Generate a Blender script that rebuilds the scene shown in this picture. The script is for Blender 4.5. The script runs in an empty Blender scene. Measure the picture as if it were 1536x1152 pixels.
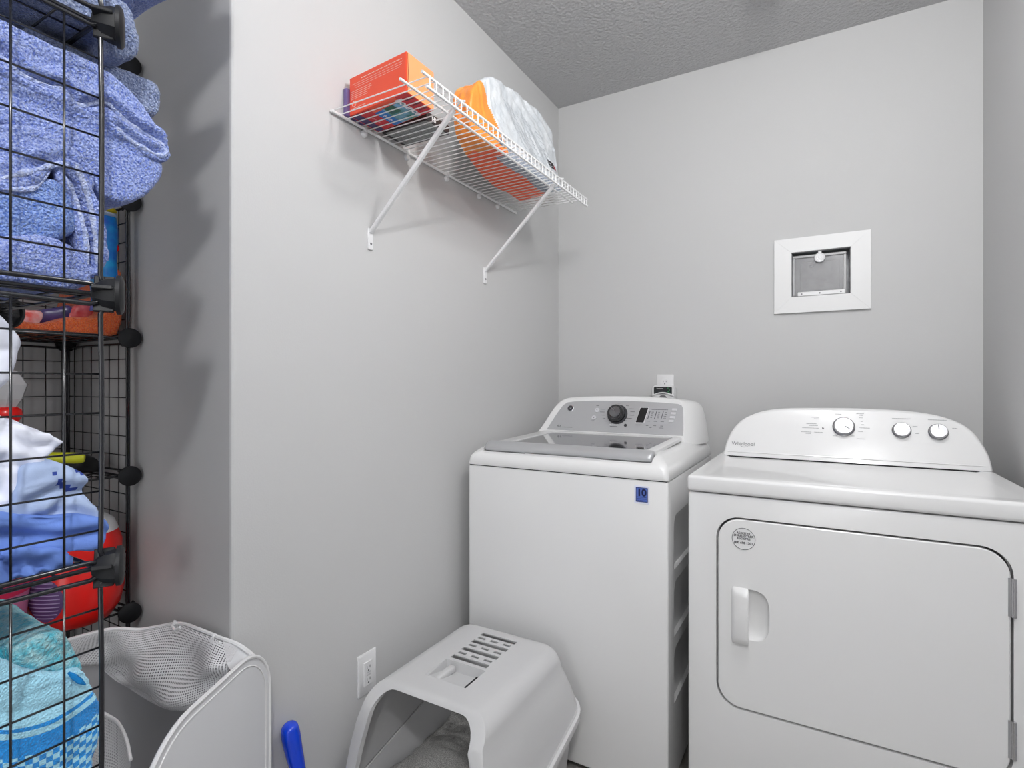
import bpy, bmesh, math, random
import numpy as np
from mathutils import Vector, Matrix, noise

# ------------------------------------------------------------------ camera
sc = bpy.context.scene
COL = sc.collection
FPX, CX, CY, HC = 809.0, 768.0, 574.0, 1.2
YAW = math.radians(29.9)
cam = bpy.data.objects.new('camera', bpy.data.cameras.new('camera'))
COL.objects.link(cam)
cam.location = (0, 0, HC)
cam.rotation_euler = (math.pi / 2, 0, YAW)
cam.data.sensor_width = 36
cam.data.lens = FPX / 1536 * 36
cam.data.shift_y = -2 / 1536
cam.data.clip_start = 0.02
sc.camera = cam
# ------------------------------------------------------------------ light
sc.view_settings.view_transform = 'Standard'
sc.view_settings.look = 'None'
sc.view_settings.gamma = 1
sc.view_settings.use_curve_mapping = False
sc.view_settings.exposure = 0.0
w = bpy.data.worlds.new('world')
sc.world = w
w.use_nodes = True
w.node_tree.nodes['Background'].inputs[0].default_value = (0.9, 0.95, 1, 1)
w.node_tree.nodes['Background'].inputs[1].default_value = 0.3


def lamp(name, loc, size, power, rot=(0, 0, 0), shape='DISK', size_y=None, spread=180):
    d = bpy.data.lights.new(name, 'AREA')
    d.shape = shape
    d.size = size
    if size_y:
        d.size_y = size_y
    d.energy = power
    d.spread = math.radians(spread)
    o = bpy.data.objects.new(name, d)
    o.location = loc
    o.rotation_euler = rot
    COL.objects.link(o)
    return o


CEIL = 2.54
def bulb(name, loc, radius, power):
    d = bpy.data.lights.new(name, 'POINT')
    d.energy = power
    d.shadow_soft_size = radius
    o = bpy.data.objects.new(name, d)
    o.location = loc
    COL.objects.link(o)
    return o


bulb('laundry_ceiling_lamp', (0.02, 1.02, 2.36), 0.06, 23)
bulb('hall_ceiling_lamp', (0.30, -0.42, 2.36), 0.045, 48)
lamp('hall_fill_light', (0.1, -1.6, 1.2), 0.7, 11, (math.radians(90), 0, 0), 'RECTANGLE', 2.0)  # soft fill added behind the view to lift the appliance fronts, no window there

# ------------------------------------------------------------------ materials
def lin(c):
    c = c / 255
    return c / 12.92 if c <= 0.04045 else ((c + 0.055) / 1.055) ** 2.4


MATS = {}


def mat(name, rgb, rough=0.5, metal=0.0, bump=None, mottled=None, coat=0, trans=0, alpha=None, spec=None, sheen=0, subsurf=0):
    if name in MATS:
        return MATS[name]
    m = bpy.data.materials.new(name)
    m.use_nodes = True
    nt = m.node_tree
    b = nt.nodes['Principled BSDF']
    col = (lin(rgb[0]), lin(rgb[1]), lin(rgb[2]), 1)
    b.inputs['Base Color'].default_value = col
    b.inputs['Roughness'].default_value = rough
    b.inputs['Metallic'].default_value = metal
    if coat:
        b.inputs['Coat Weight'].default_value = coat
        b.inputs['Coat Roughness'].default_value = 0.08
    if trans:
        b.inputs['Transmission Weight'].default_value = trans
    if alpha is not None:
        b.inputs['Alpha'].default_value = alpha
    if spec is not None:
        b.inputs['Specular IOR Level'].default_value = spec
    if sheen:
        b.inputs['Sheen Weight'].default_value = sheen
        b.inputs['Sheen Roughness'].default_value = 0.5
    tc = None
    if bump or mottled:
        tc = nt.nodes.new('ShaderNodeTexCoord')
    if bump:
        scale, strength, dist = bump[:3]
        n = nt.nodes.new('ShaderNodeTexNoise')
        n.inputs['Scale'].default_value = scale
        n.inputs['Detail'].default_value = bump[3] if len(bump) > 3 else 3
        nt.links.new(tc.outputs['Object'], n.inputs['Vector'])
        bp = nt.nodes.new('ShaderNodeBump')
        bp.inputs['Strength'].default_value = strength
        bp.inputs['Distance'].default_value = dist
        nt.links.new(n.outputs['Fac'], bp.inputs['Height'])
        nt.links.new(bp.outputs['Normal'], b.inputs['Normal'])
    if mottled:
        scale, rgb2 = mottled[:2]
        n = nt.nodes.new('ShaderNodeTexNoise')
        n.inputs['Scale'].default_value = scale
        n.inputs['Detail'].default_value = 4
        nt.links.new(tc.outputs['Object'], n.inputs['Vector'])
        r = nt.nodes.new('ShaderNodeValToRGB')
        r.color_ramp.elements[0].position = 0.35
        r.color_ramp.elements[1].position = 0.65
        r.color_ramp.elements[0].color = (lin(rgb2[0]), lin(rgb2[1]), lin(rgb2[2]), 1)
        r.color_ramp.elements[1].color = col
        nt.links.new(n.outputs['Fac'], r.inputs['Fac'])
        nt.links.new(r.outputs['Color'], b.inputs['Base Color'])
    MATS[name] = m
    return m


def mesh_fabric(name, rgb, cell, hole=0.30):
    """white net: round holes set out on the cloth's own uv grid (uv in metres)"""
    m = mat(name, rgb, 0.8)
    nt = m.node_tree
    b = nt.nodes['Principled BSDF']
    uv = nt.nodes.new('ShaderNodeTexCoord')
    mp = nt.nodes.new('ShaderNodeVectorMath'); mp.operation = 'SCALE'
    mp.inputs['Scale'].default_value = 1 / cell
    nt.links.new(uv.outputs['UV'], mp.inputs[0])
    fr = nt.nodes.new('ShaderNodeVectorMath'); fr.operation = 'FRACTION'
    nt.links.new(mp.outputs[0], fr.inputs[0])
    sb = nt.nodes.new('ShaderNodeVectorMath'); sb.operation = 'SUBTRACT'
    sb.inputs[1].default_value = (0.5, 0.5, 0)
    nt.links.new(fr.outputs[0], sb.inputs[0])
    ml = nt.nodes.new('ShaderNodeVectorMath'); ml.operation = 'MULTIPLY'
    ml.inputs[1].default_value = (1, 1, 0)
    nt.links.new(sb.outputs[0], ml.inputs[0])
    ln = nt.nodes.new('ShaderNodeVectorMath'); ln.operation = 'LENGTH'
    nt.links.new(ml.outputs[0], ln.inputs[0])
    gt = nt.nodes.new('ShaderNodeMath'); gt.operation = 'GREATER_THAN'
    gt.inputs[1].default_value = hole
    nt.links.new(ln.outputs['Value'], gt.inputs[0])
    nt.links.new(gt.outputs[0], b.inputs['Alpha'])
    return m


WALLPAINT = mat('wall_paint', (202, 202, 202), 0.6, bump=(220, 0.12, 0.002, 2), spec=0.3)
CEILPAINT = mat('ceiling_paint', (192, 192, 193), 0.9, bump=(80, 0.75, 0.010, 3), spec=0.1)
TRIMWHITE = mat('trim_white', (232, 232, 232), 0.4)
ENAMEL = mat('white_enamel', (234, 234, 234), 0.28, coat=0.4)
PLASTICW = mat('white_plastic', (232, 232, 233), 0.3, coat=0.2)
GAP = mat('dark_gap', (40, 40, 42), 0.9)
SILVER = mat('silver_plastic', (186, 187, 189), 0.36, metal=0.35)
CHROME = mat('chrome', (215, 215, 218), 0.18, metal=0.9)
BRUSHED = mat('brushed_metal', (196, 196, 199), 0.4, metal=0.75)
DARKGLASS = mat('smoked_glass', (70, 70, 73), 0.06, coat=1)
BLACKP = mat('black_plastic', (22, 22, 24), 0.35)
BLACKWIRE = mat('black_coated_wire', (26, 27, 32), 0.22, coat=0.3)
PRINTG = mat('grey_print', (120, 120, 123), 0.6)
PRINTD = mat('dark_print', (55, 55, 60), 0.6)
WHITEWIRE = mat('white_coated_wire', (240, 240, 240), 0.35)
TERRY = dict(rough=0.95, bump=(330, 1.0, 0.009, 3), spec=0.1, sheen=0.35)
BLUET = mat('blue_terry', (176, 193, 244), mottled=(380, (88, 114, 204)), **TERRY)
BLUET2 = mat('mid_blue_terry', (156, 184, 242), mottled=(380, (74, 112, 202)), **TERRY)
BLUEG = mat('grey_blue_terry', (160, 174, 208), mottled=(380, (92, 110, 156)), **TERRY)
HEM = mat('pale_blue_hem', (210, 220, 252), mottled=(240, (160, 180, 240)), **TERRY)
ORANGET = mat('orange_terry', (255, 130, 60), mottled=(300, (236, 82, 34)), **TERRY)
CYANT = mat('turquoise_terry', (190, 240, 248), mottled=(110, (100, 214, 238)), **TERRY)
WHITEC = mat('white_cotton', (226, 230, 244), 0.9, bump=(30, 0.2, 0.01))
GREYBLUEC = mat('pale_grey_blue_cotton', (160, 178, 212), 0.9, bump=(500, 0.3, 0.001))
BLUEC = mat('periwinkle_cotton', (100, 132, 206), 0.9, bump=(500, 0.3, 0.001))
NAVYC = mat('navy_print', (34, 58, 140), 0.8)
REDP = mat('red_plastic', (240, 24, 18), 0.3, coat=0.2)
LITTERGREY = mat('litter_box_plastic', (204, 204, 205), 0.42, bump=(900, 0.1, 0.001))
LITTERINNER = mat('litter_box_inner', (120, 120, 124), 0.6)
LITTERTRIM = mat('litter_box_rim', (210, 210, 211), 0.42)


# ------------------------------------------------------------------ helpers
def ray(u, v):
    a = (u - CX) / FPX
    b = -(v - CY) / FPX
    c, s = math.cos(YAW), math.sin(YAW)
    return (-s + c * a, c + s * a, b)


def onx(u, v, x):
    r = ray(u, v); t = x / r[0]
    return (x, t * r[1], HC + t * r[2])


def ony(u, v, y):
    r = ray(u, v); t = y / r[1]
    return (t * r[0], y, HC + t * r[2])


def onz(u, v, z):
    r = ray(u, v); t = (z - HC) / r[2]
    return (t * r[0], t * r[1], z)


def finish(name, me, m, parent, smooth=False):
    root = parent
    off = Vector((0, 0, 0))
    while root is not None:
        off += root.location
        root = root.parent
    if off.length > 0:
        me.transform(Matrix.Translation(-off))
    mats = m if isinstance(m, (list, tuple)) else [m]
    for k in mats:
        me.materials.append(k)
    if smooth:
        for p in me.polygons:
            p.use_smooth = True
        if smooth != 'all':
            try:
                me.set_sharp_from_angle(angle=math.radians(smooth if isinstance(smooth, (int, float)) and smooth > 1 else 40))
            except Exception:
                pass
    o = bpy.data.objects.new(name, me)
    COL.objects.link(o)
    if parent is not None:
        o.parent = parent
    return o


def obj(name, bm, m, parent=None, smooth=False):
    me = bpy.data.meshes.new(name)
    bm.normal_update()
    bm.to_mesh(me)
    bm.free()
    return finish(name, me, m, parent, smooth)


def thing(name, loc, label, cat, group=None):
    o = bpy.data.objects.new(name, None)
    o.empty_display_size = 0.05
    o.location = loc
    COL.objects.link(o)
    o['label'] = label
    o['category'] = cat
    if group:
        o['group'] = group
    return o


def tag(o, label, cat, group=None):
    o['label'] = label
    o['category'] = cat
    if group:
        o['group'] = group
    return o


def struct(o, label=None):
    o['kind'] = 'structure'
    if label:
        o['label'] = label
    return o


def merge(*bms):
    out = bms[0]
    for b in bms[1:]:
        me = bpy.data.meshes.new('tmp')
        b.to_mesh(me); b.free()
        out.from_mesh(me)
        bpy.data.meshes.remove(me)
    return out


def box(x0, x1, y0, y1, z0, z1, bev=0, seg=3):
    bm = bmesh.new()
    bmesh.ops.create_cube(bm, size=1)
    for v in bm.verts:
        v.co = Vector(((x0 + x1) / 2 + v.co.x * (x1 - x0), (y0 + y1) / 2 + v.co.y * (y1 - y0), (z0 + z1) / 2 + v.co.z * (z1 - z0)))
    if bev:
        bmesh.ops.bevel(bm, geom=bm.edges[:], offset=bev, segments=seg, profile=0.5, affect='EDGES', clamp_overlap=True)
    return bm


def tube(pts, r, n=8, closed=False, cap=True):
    bm = bmesh.new()
    pts = [Vector(p) for p in pts]
    N = len(pts)
    rings = []
    prev = None
    for i, p in enumerate(pts):
        if closed:
            t = pts[(i + 1) % N] - pts[i - 1]
        else:
            t = pts[min(i + 1, N - 1)] - pts[max(i - 1, 0)]
        t.normalize()
        if prev is None:
            up = Vector((0, 0, 1)) if abs(t.z) < 0.9 else Vector((1, 0, 0))
            a = t.cross(up).normalized()
        else:
            a = (prev - t * prev.dot(t)).normalized()
        prev = a
        b = t.cross(a)
        rr = r[i] if isinstance(r, (list, tuple)) else r
        rings.append([bm.verts.new(p + a * rr * math.cos(2 * math.pi * k / n) + b * rr * math.sin(2 * math.pi * k / n)) for k in range(n)])
    M = N if closed else N - 1
    for i in range(M):
        A, B = rings[i], rings[(i + 1) % N]
        for k in range(n):
            bm.faces.new((A[k], A[(k + 1) % n], B[(k + 1) % n], B[k]))
    if cap and not closed:
        bm.faces.new(rings[0][::-1]); bm.faces.new(rings[-1])
    bmesh.ops.recalc_face_normals(bm, faces=bm.faces)
    return bm


def spline(pts, n=8, closed=False):
    P = [Vector(p) for p in pts]
    N = len(P)
    out = []
    for i in range(N if closed else N - 1):
        g = (lambda k: P[k % N]) if closed else (lambda k: P[max(0, min(N - 1, k))])
        p0, p1, p2, p3 = g(i - 1), g(i), g(i + 1), g(i + 2)
        for k in range(n):
            t = k / n
            out.append(0.5 * ((2 * p1) + (-p0 + p2) * t + (2 * p0 - 5 * p1 + 4 * p2 - p3) * t * t + (-p0 + 3 * p1 - 3 * p2 + p3) * t ** 3))
    if not closed:
        out.append(P[-1])
    return out


def lathe(prof, origin, axis, n=32):
    """prof: list of (radius, height along axis)"""
    ax = Vector(axis).normalized()
    up = Vector((0, 0, 1)) if abs(ax.z) < 0.9 else Vector((1, 0, 0))
    a = ax.cross(up).normalized(); b = ax.cross(a)
    O = Vector(origin)
    bm = bmesh.new(); rings = []
    for r, h in prof:
        r = max(r, 1e-5)
        rings.append([bm.verts.new(O + ax * h + (a * math.cos(2 * math.pi * k / n) + b * math.sin(2 * math.pi * k / n)) * r) for k in range(n)])
    for A, B in zip(rings, rings[1:]):
        for k in range(n):
            bm.faces.new((A[k], A[(k + 1) % n], B[(k + 1) % n], B[k]))
    bm.faces.new(rings[0][::-1]); bm.faces.new(rings[-1])
    bmesh.ops.remove_doubles(bm, verts=bm.verts, dist=1e-4)
    bmesh.ops.recalc_face_normals(bm, faces=bm.faces)
    return bm


def rrect(x0, x1, z0, z1, r, n=8):
    """rounded rectangle outline, counterclockwise; r number or four radii (bl, br, tr, tl)"""
    R = r if isinstance(r, (list, tuple)) else (r,) * 4
    out = []
    for (cx, cz, a0, q) in ((x0 + R[0], z0 + R[0], 180, R[0]), (x1 - R[1], z0 + R[1], 270, R[1]), (x1 - R[2], z1 - R[2], 0, R[2]), (x0 + R[3], z1 - R[3], 90, R[3])):
        for k in range(n + 1):
            a = math.radians(a0 + 90 * k / n)
            out.append((cx + q * math.cos(a), cz + q * math.sin(a)))
    return out


def loft(rings, cap0=True, cap1=True):
    bm = bmesh.new()
    R = [[bm.verts.new(p) for p in ring] for ring in rings]
    n = len(R[0])
    for A, B in zip(R, R[1:]):
        for k in range(n):
            bm.faces.new((A[k], A[(k + 1) % n], B[(k + 1) % n], B[k]))
    if cap0:
        bm.faces.new(R[0][::-1])
    if cap1:
        bm.faces.new(R[-1])
    bmesh.ops.recalc_face_normals(bm, faces=bm.faces)
    return bm


def grid(P, uvs=True):
    """P[i][j] points"""
    bm = bmesh.new()
    V = [[bm.verts.new(p) for p in row] for row in P]
    uvl = bm.loops.layers.uv.new('UVMap')
    # uv in metres, by mean arc length
    us = [0.0]
    for i in range(1, len(P)):
        us.append(us[-1] + (Vector(P[i][len(P[0]) // 2]) - Vector(P[i - 1][len(P[0]) // 2])).length)
    vs = [0.0]
    for j in range(1, len(P[0])):
        vs.append(vs[-1] + (Vector(P[len(P) // 2][j]) - Vector(P[len(P) // 2][j - 1])).length)
    for i in range(len(P) - 1):
        for j in range(len(P[0]) - 1):
            f = bm.faces.new((V[i][j], V[i + 1][j], V[i + 1][j + 1], V[i][j + 1]))
            for l, (a, b) in zip(f.loops, ((i, j), (i + 1, j), (i + 1, j + 1), (i, j + 1))):
                l[uvl].uv = (us[a], vs[b])
    return bm


def solidify(bm, t):
    bmesh.ops.recalc_face_normals(bm, faces=bm.faces)
    bmesh.ops.solidify(bm, geom=bm.faces[:], thickness=t)
    return bm


def evaluated(o):
    dg = bpy.context.evaluated_depsgraph_get()
    dg.update()
    me = bpy.data.meshes.new_from_object(o.evaluated_get(dg))
    return me


def boolean(bm, cutters):
    a = bpy.data.objects.new('tmp', bpy.data.meshes.new('tmp')); bm.to_mesh(a.data); bm.free(); COL.objects.link(a)
    tmp = []
    for c in cutters:
        b = bpy.data.objects.new('tmpc', bpy.data.meshes.new('tmpc')); c.to_mesh(b.data); c.free(); COL.objects.link(b)
        md = a.modifiers.new('b', 'BOOLEAN'); md.operation = 'DIFFERENCE'; md.object = b; md.solver = 'EXACT'
        tmp.append(b)
    bpy.context.view_layer.update()
    me = evaluated(a)
    for t in tmp + [a]:
        bpy.data.objects.remove(t)
    return me


def blob(name, outline, x0, x1, m, parent=None, voxel=0.006, smooth=10, lumps=((0.05, 0.004),), creases=(), pick=None, shape=None, factor=0.5):
    """soft body: an outline in the y-z plane given real depth from x0 (far) to x1 (near), rounded, then wrinkled.
    creases: (polyline yz, depth, width)"""
    pts = spline([(0, p[0], p[1]) for p in outline], 5, True)
    bm = bmesh.new()
    A = [bm.verts.new((x0, p.y, p.z)) for p in pts]
    B = [bm.verts.new((x1, p.y, p.z)) for p in pts]
    n = len(pts)
    for k in range(n):
        bm.faces.new((A[k], A[(k + 1) % n], B[(k + 1) % n], B[k]))
    bm.faces.new(A[::-1]); bm.faces.new(B)
    bmesh.ops.recalc_face_normals(bm, faces=bm.faces)
    bmesh.ops.triangulate(bm, faces=bm.faces)
    o = bpy.data.objects.new('tmp', bpy.data.meshes.new('tmp')); bm.to_mesh(o.data); bm.free(); COL.objects.link(o)
    r = o.modifiers.new('r', 'REMESH'); r.mode = 'VOXEL'; r.voxel_size = voxel
    s = o.modifiers.new('s', 'SMOOTH'); s.factor = factor; s.iterations = smooth
    bpy.context.view_layer.update()
    me = evaluated(o)
    bpy.data.objects.remove(o)
    nv = len(me.vertices)
    co = np.empty(nv * 3); me.vertices.foreach_get('co', co); co = co.reshape(-1, 3)
    no = np.empty(nv * 3); me.vertices.foreach_get('normal', no); no = no.reshape(-1, 3)
    disp = np.zeros(nv)
    for sz, amp in lumps:
        disp += np.array([noise.noise(Vector(c) / sz) for c in co]) * amp
    for line, depth, width in creases:
        L = np.array([(p.y, p.z) for p in spline([(0, q[0], q[1]) for q in line], 6)])
        yz = co[:, 1:3]
        d = np.full(nv, 9.0)
        side = np.zeros(nv)
        for a, b in zip(L, L[1:]):
            ab = b - a
            t = np.clip(((yz - a) @ ab) / max(ab @ ab, 1e-9), 0, 1)
            q = a + t[:, None] * ab
            dd = np.hypot(*(yz - q).T)
            cr = ab[0] * (yz[:, 1] - a[1]) - ab[1] * (yz[:, 0] - a[0])
            upd = dd < d
            side = np.where(upd, np.sign(cr), side)
            d = np.minimum(d, dd)
        sd = d * side
        front = np.clip(no[:, 0] + 0.3, 0, 1)
        disp -= front * depth * np.exp(-(sd / width) ** 2)
        disp += front * depth * 0.7 * np.exp(-((sd - 2.2 * width) / (1.2 * width)) ** 2)
    co = co + no * disp[:, None]
    if shape:
        co = np.array([shape(c) for c in co])
    me.vertices.foreach_set('co', co.reshape(-1))
    mats = m if isinstance(m, (list, tuple)) else [m]
    if pick:
        for p in me.polygons:
            c = Vector((0, 0, 0))
            for vi in p.vertices:
                c += Vector(co[vi])
            p.material_index = pick(c / len(p.vertices), p.normal)
    me.update()
    return finish(name, me, mats, parent, 'all')


def pxo(pts, x):
    return [onx(u, v, x)[1:] for u, v in pts]


def text(name, s, size, origin, xdir, ydir, m, parent, depth=0.0004, align='CENTER', spacing=1.0, bold=0.0):
    c = bpy.data.curves.new(name, 'FONT')
    c.body = s
    c.size = size
    c.extrude = depth
    c.offset = bold
    c.align_x = align
    c.align_y = 'CENTER'
    c.space_line = 0.9
    c.space_character = spacing
    c.resolution_u = 3
    o = bpy.data.objects.new('t', c); COL.objects.link(o)
    bpy.context.view_layer.update()
    me = evaluated(o)
    bpy.data.objects.remove(o)
    X = Vector(xdir).normalized(); Yv = Vector(ydir).normalized(); Z = X.cross(Yv)
    M = Matrix(((X.x, Yv.x, Z.x, origin[0]), (X.y, Yv.y, Z.y, origin[1]), (X.z, Yv.z, Z.z, origin[2]), (0, 0, 0, 1)))
    me.transform(M)
    return finish(name, me, m, parent)


random.seed(4)
# ================================================================== THE ROOM
XL, XR, YB, YA, XA = -1.118, 0.477, 2.40, 0.715, -1.855
YF = -1.7
# floor of grey boards
fl = struct(obj('floor', box(XA - 0.1, XR + 0.1, YF - 0.1, YB + 0.1, -0.08, -0.006), mat('subfloor', (60, 58, 56), 0.9)), 'grey wood-look board floor')
PLANK = mat('grey_board', (150, 147, 143), 0.45, bump=(60, 0.3, 0.002), mottled=(14, (122, 118, 114)))
pm = bpy.data.meshes.new('floor_plank')
b = box(-0.09 + 0.0008, 0.09 - 0.0008, -0.6 + 0.0008, 0.6 - 0.0008, -0.006, 0, 0.0008, 1)
b.to_mesh(pm); b.free(); pm.materials.append(PLANK)
for i in range(13):
    for j in range(-1, 3):
        o = bpy.data.objects.new('floor_plank', pm)
        COL.objects.link(o); o.parent = fl
        o.location = (XA + 0.09 + i * 0.18, -0.9 + j * 1.2 + (i % 3) * 0.4, 0)
struct(obj('ceiling', box(XA - 0.1, XR + 0.1, YF - 0.1, YB + 0.1, CEIL, CEIL + 0.08), CEILPAINT), 'mid grey textured ceiling')
# back wall with a hole for the recessed vent box
VX0, VX1, VZ0, VZ1 = -0.106, 0.094, 1.535, 1.712
bw = merge(box(XL - 0.1, VX0, YB, YB + 0.1, 0, CEIL), box(VX1, XR + 0.1, YB, YB + 0.1, 0, CEIL), box(VX0, VX1, YB, YB + 0.1, 0, VZ0), box(VX0, VX1, YB, YB + 0.1, VZ1, CEIL))
bmesh.ops.remove_doubles(bw, verts=bw.verts, dist=1e-5)
struct(obj('wall_back', bw, WALLPAINT), 'light grey wall behind the washer and dryer')
struct(obj('wall_right', box(XR, XR + 0.1, YF, YB + 0.1, 0, CEIL), WALLPAINT), 'light grey wall right of the dryer')
# left wall with its outside corner, an L in plan
prof = [(XL, YB), (XL, YA + 0.006), (XL - 0.0018, YA + 0.0018), (XL - 0.006, YA), (XA, YA), (XA, YA + 0.1), (XL - 0.1, YA + 0.1), (XL - 0.1, YB)]
b = bmesh.new()
A = [b.verts.new((x, y, 0)) for x, y in prof]; B = [b.verts.new((x, y, CEIL)) for x, y in prof]
for k in range(len(prof)):
    b.faces.new((A[k], A[(k + 1) % len(prof)], B[(k + 1) % len(prof)], B[k]))
b.faces.new(A); b.faces.new(B[::-1])
bmesh.ops.recalc_face_normals(b, faces=b.faces)
struct(obj('wall_left', b, WALLPAINT), 'light grey wall with outside corner beside the wire cubes')
struct(obj('wall_alcove', box(XA - 0.1, XA, YF, YA + 0.1, 0, CEIL), WALLPAINT), 'grey wall behind the far wire cubes')
struct(obj('wall_front', box(XA - 0.1, XR + 0.1, YF - 0.1, YF, 0, CEIL), WALLPAINT), 'grey hall wall behind the viewer')


struct(obj('wall_light_block', box(XA, -0.92, -0.68, -0.58, 0, CEIL), WALLPAINT), 'grey unseen wall added to darken the alcove, left of the viewer')  # out of view, added to keep bounced light off the alcove


def baseboard(name, x0, x1, y0, y1):
    struct(obj(name, box(x0, x1, y0, y1, 0, 0.09, 0.004, 2), TRIMWHITE), 'white painted baseboard')


baseboard('baseboard_left', XL, XL + 0.012, YA + 0.001, YB)
baseboard('baseboard_back', XL + 0.012, XR - 0.012, YB - 0.012, YB)
baseboard('baseboard_right', XR - 0.012, XR, YF, YB)
baseboard('baseboard_alcove', XA + 0.012, XL, YA - 0.012, YA)

# smoke detector just inside the top of the frame
t = thing('ceiling_detector', (-0.145, 1.89, CEIL), 'small round white ceiling detector, its edge just inside the top of the picture', 'detector')
obj('base', lathe([(0.064, 0), (0.066, 0.008), (0.06, 0.012)], (-0.145, 1.89, CEIL), (0, 0, -1), 40), PLASTICW, t, True)
obj('cover', lathe([(0.058, 0.012), (0.056, 0.03), (0.045, 0.038), (0.001, 0.04)], (-0.145, 1.89, CEIL), (0, 0, -1), 40), PLASTICW, t, True)

# ceiling lights (above and behind the view)
GLOW = bpy.data.materials.new('lamp_glow'); GLOW.use_nodes = True
GLOW.node_tree.nodes['Principled BSDF'].inputs['Emission Color'].default_value = (1, 1, 1, 1)
GLOW.node_tree.nodes['Principled BSDF'].inputs['Emission Strength'].default_value = 1.5
for (x, y, lab) in ((0.02, 1.02, 'round flush ceiling light over the laundry room'), (0.30, -0.42, 'round flush ceiling light in the hall')):
    t = thing('ceiling_light', (x, y, CEIL), lab, 'ceiling light')
    obj('base', lathe([(0.15, 0), (0.15, 0.03), (0.14, 0.035)], (x, y, CEIL), (0, 0, -1), 40), PLASTICW, t, True)
    obj('diffuser', lathe([(0.135, 0.035), (0.13, 0.06), (0.12, 0.075), (0.001, 0.08)], (x, y, CEIL), (0, 0, -1), 40), GLOW, t, True)

# ================================================================== DRYER
DX0, DX1, DY0 = -0.318, 0.422, 1.52
dr = thing('clothes_dryer', (0.05, 1.87, 0), 'white front-door clothes dryer with arched console and three silver knobs', 'dryer')
cab = boolean(box(DX0, DX1, DY0, 2.20, 0.02, 0.902, 0.006), [loft([[(x, DY0 - 0.01, z) for x, z in rrect(-0.2450, 0.3520, 0.3450, 0.8470, 0.058)], [(x, DY0 + 0.022, z) for x, z in rrect(-0.2450, 0.3520, 0.3450, 0.8470, 0.058)]])])
finish('cabinet', cab, ENAMEL, dr, 30)
obj('door_recess_lining', loft([[(x, DY0 + 0.0205, z) for x, z in rrect(-0.244, 0.351, 0.346, 0.846, 0.058)], [(x, DY0 + 0.0218, z) for x, z in rrect(-0.244, 0.351, 0.346, 0.846, 0.058)]]), mat('dark_seal', (78, 78, 80), 0.8), dr)
for x in (-0.28, 0.385):
    for y in (1.56, 2.16):
        obj('foot', lathe([(0.02, 0), (0.02, 0.012), (0.012, 0.022)], (x, y, 0), (0, 0, 1), 16), BLACKP, dr)
# top
tp = box(DX0 - 0.002, DX1 + 0.002, DY0 - 0.006, 2.215, 0.9055, 0.948, 0.009, 4)
bmesh.ops.delete(tp, geom=[f for f in tp.faces if f.normal.z > 0.99 and f.calc_area() > 0.05], context='FACES_ONLY')
top_b = max(v.co.z for v in tp.verts)
R1 = [(x, y, 0.948) for x, y in rrect(DX0 + 0.007, DX1 - 0.007, DY0 + 0.003, 2.206, 0.0005, 1)]
R2 = [(x, y, 0.9483) for x, y in rrect(DX0 + 0.03, DX1 - 0.03, DY0 + 0.03, 2.19, 0.02, 1)]
R3 = [(x, y, 0.9445) for x, y in rrect(DX0 + 0.042, DX1 - 0.042, DY0 + 0.045, 2.18, 0.02, 1)]
obj('top', merge(tp, loft([R1, R2, R3], False, True)), ENAMEL, dr, 50)
# console
def console_ring(out, y0, lean, zb, inset=0.0, cz=1.0, cx=0.0):
    r = []
    for x, z in out:
        dx, dz = x - cx, z - cz
        L = math.hypot(dx, dz)
        k = (L - inset) / L if L > 1e-6 else 1
        xx, zz = cx + dx * k, max(zb, cz + dz * k)
        r.append((xx, y0 + lean * (zz - zb), zz))
    return r
dout = [(-0.298, 0.9475), (-0.296, 0.965), (-0.288, 1.0), (-0.272, 1.035), (-0.245, 1.068), (-0.205, 1.091), (-0.16, 1.105), (-0.10, 1.112), (0.0, 1.116), (0.12, 1.116), (0.22, 1.112), (0.29, 1.103), (0.345, 1.085), (0.38, 1.058), (0.402, 1.02), (0.414, 0.985), (0.419, 0.9475)]
dm = [(p.x, p.z) for p in spline([(x, 0, z) for x, z in dout], 4)]
LEAN = 0.33
rings = [console_ring(dm, 1.995, LEAN, 0.9475, 0.010, 0.9475, 0.06), console_ring(dm, 1.9965, LEAN, 0.9475, 0.004, 0.9475, 0.06), console_ring(dm, 2.002, LEAN, 0.9475, 0.0, 0.9475, 0.06), console_ring(dm, 2.05, LEAN * 0.7, 0.9475, 0.0, 0.9475, 0.06), console_ring(dm, 2.16, 0.1, 0.9475, 0.004, 0.9475, 0.06)]
con = obj('console', loft(rings), ENAMEL, dr, 35)
def pt(x, z, d=0.0):
    """point on the dryer console's sloping face"""
    n = Vector((0, -1, LEAN)).normalized()
    return Vector((x, 1.995 + LEAN * (z - 0.9475), z)) + n * (d + 0.0)
DN = Vector((0, -1, LEAN)).normalized(); DU = Vector((0, LEAN, 1)).normalized(); XV = Vector((1, 0, 0))
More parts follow.
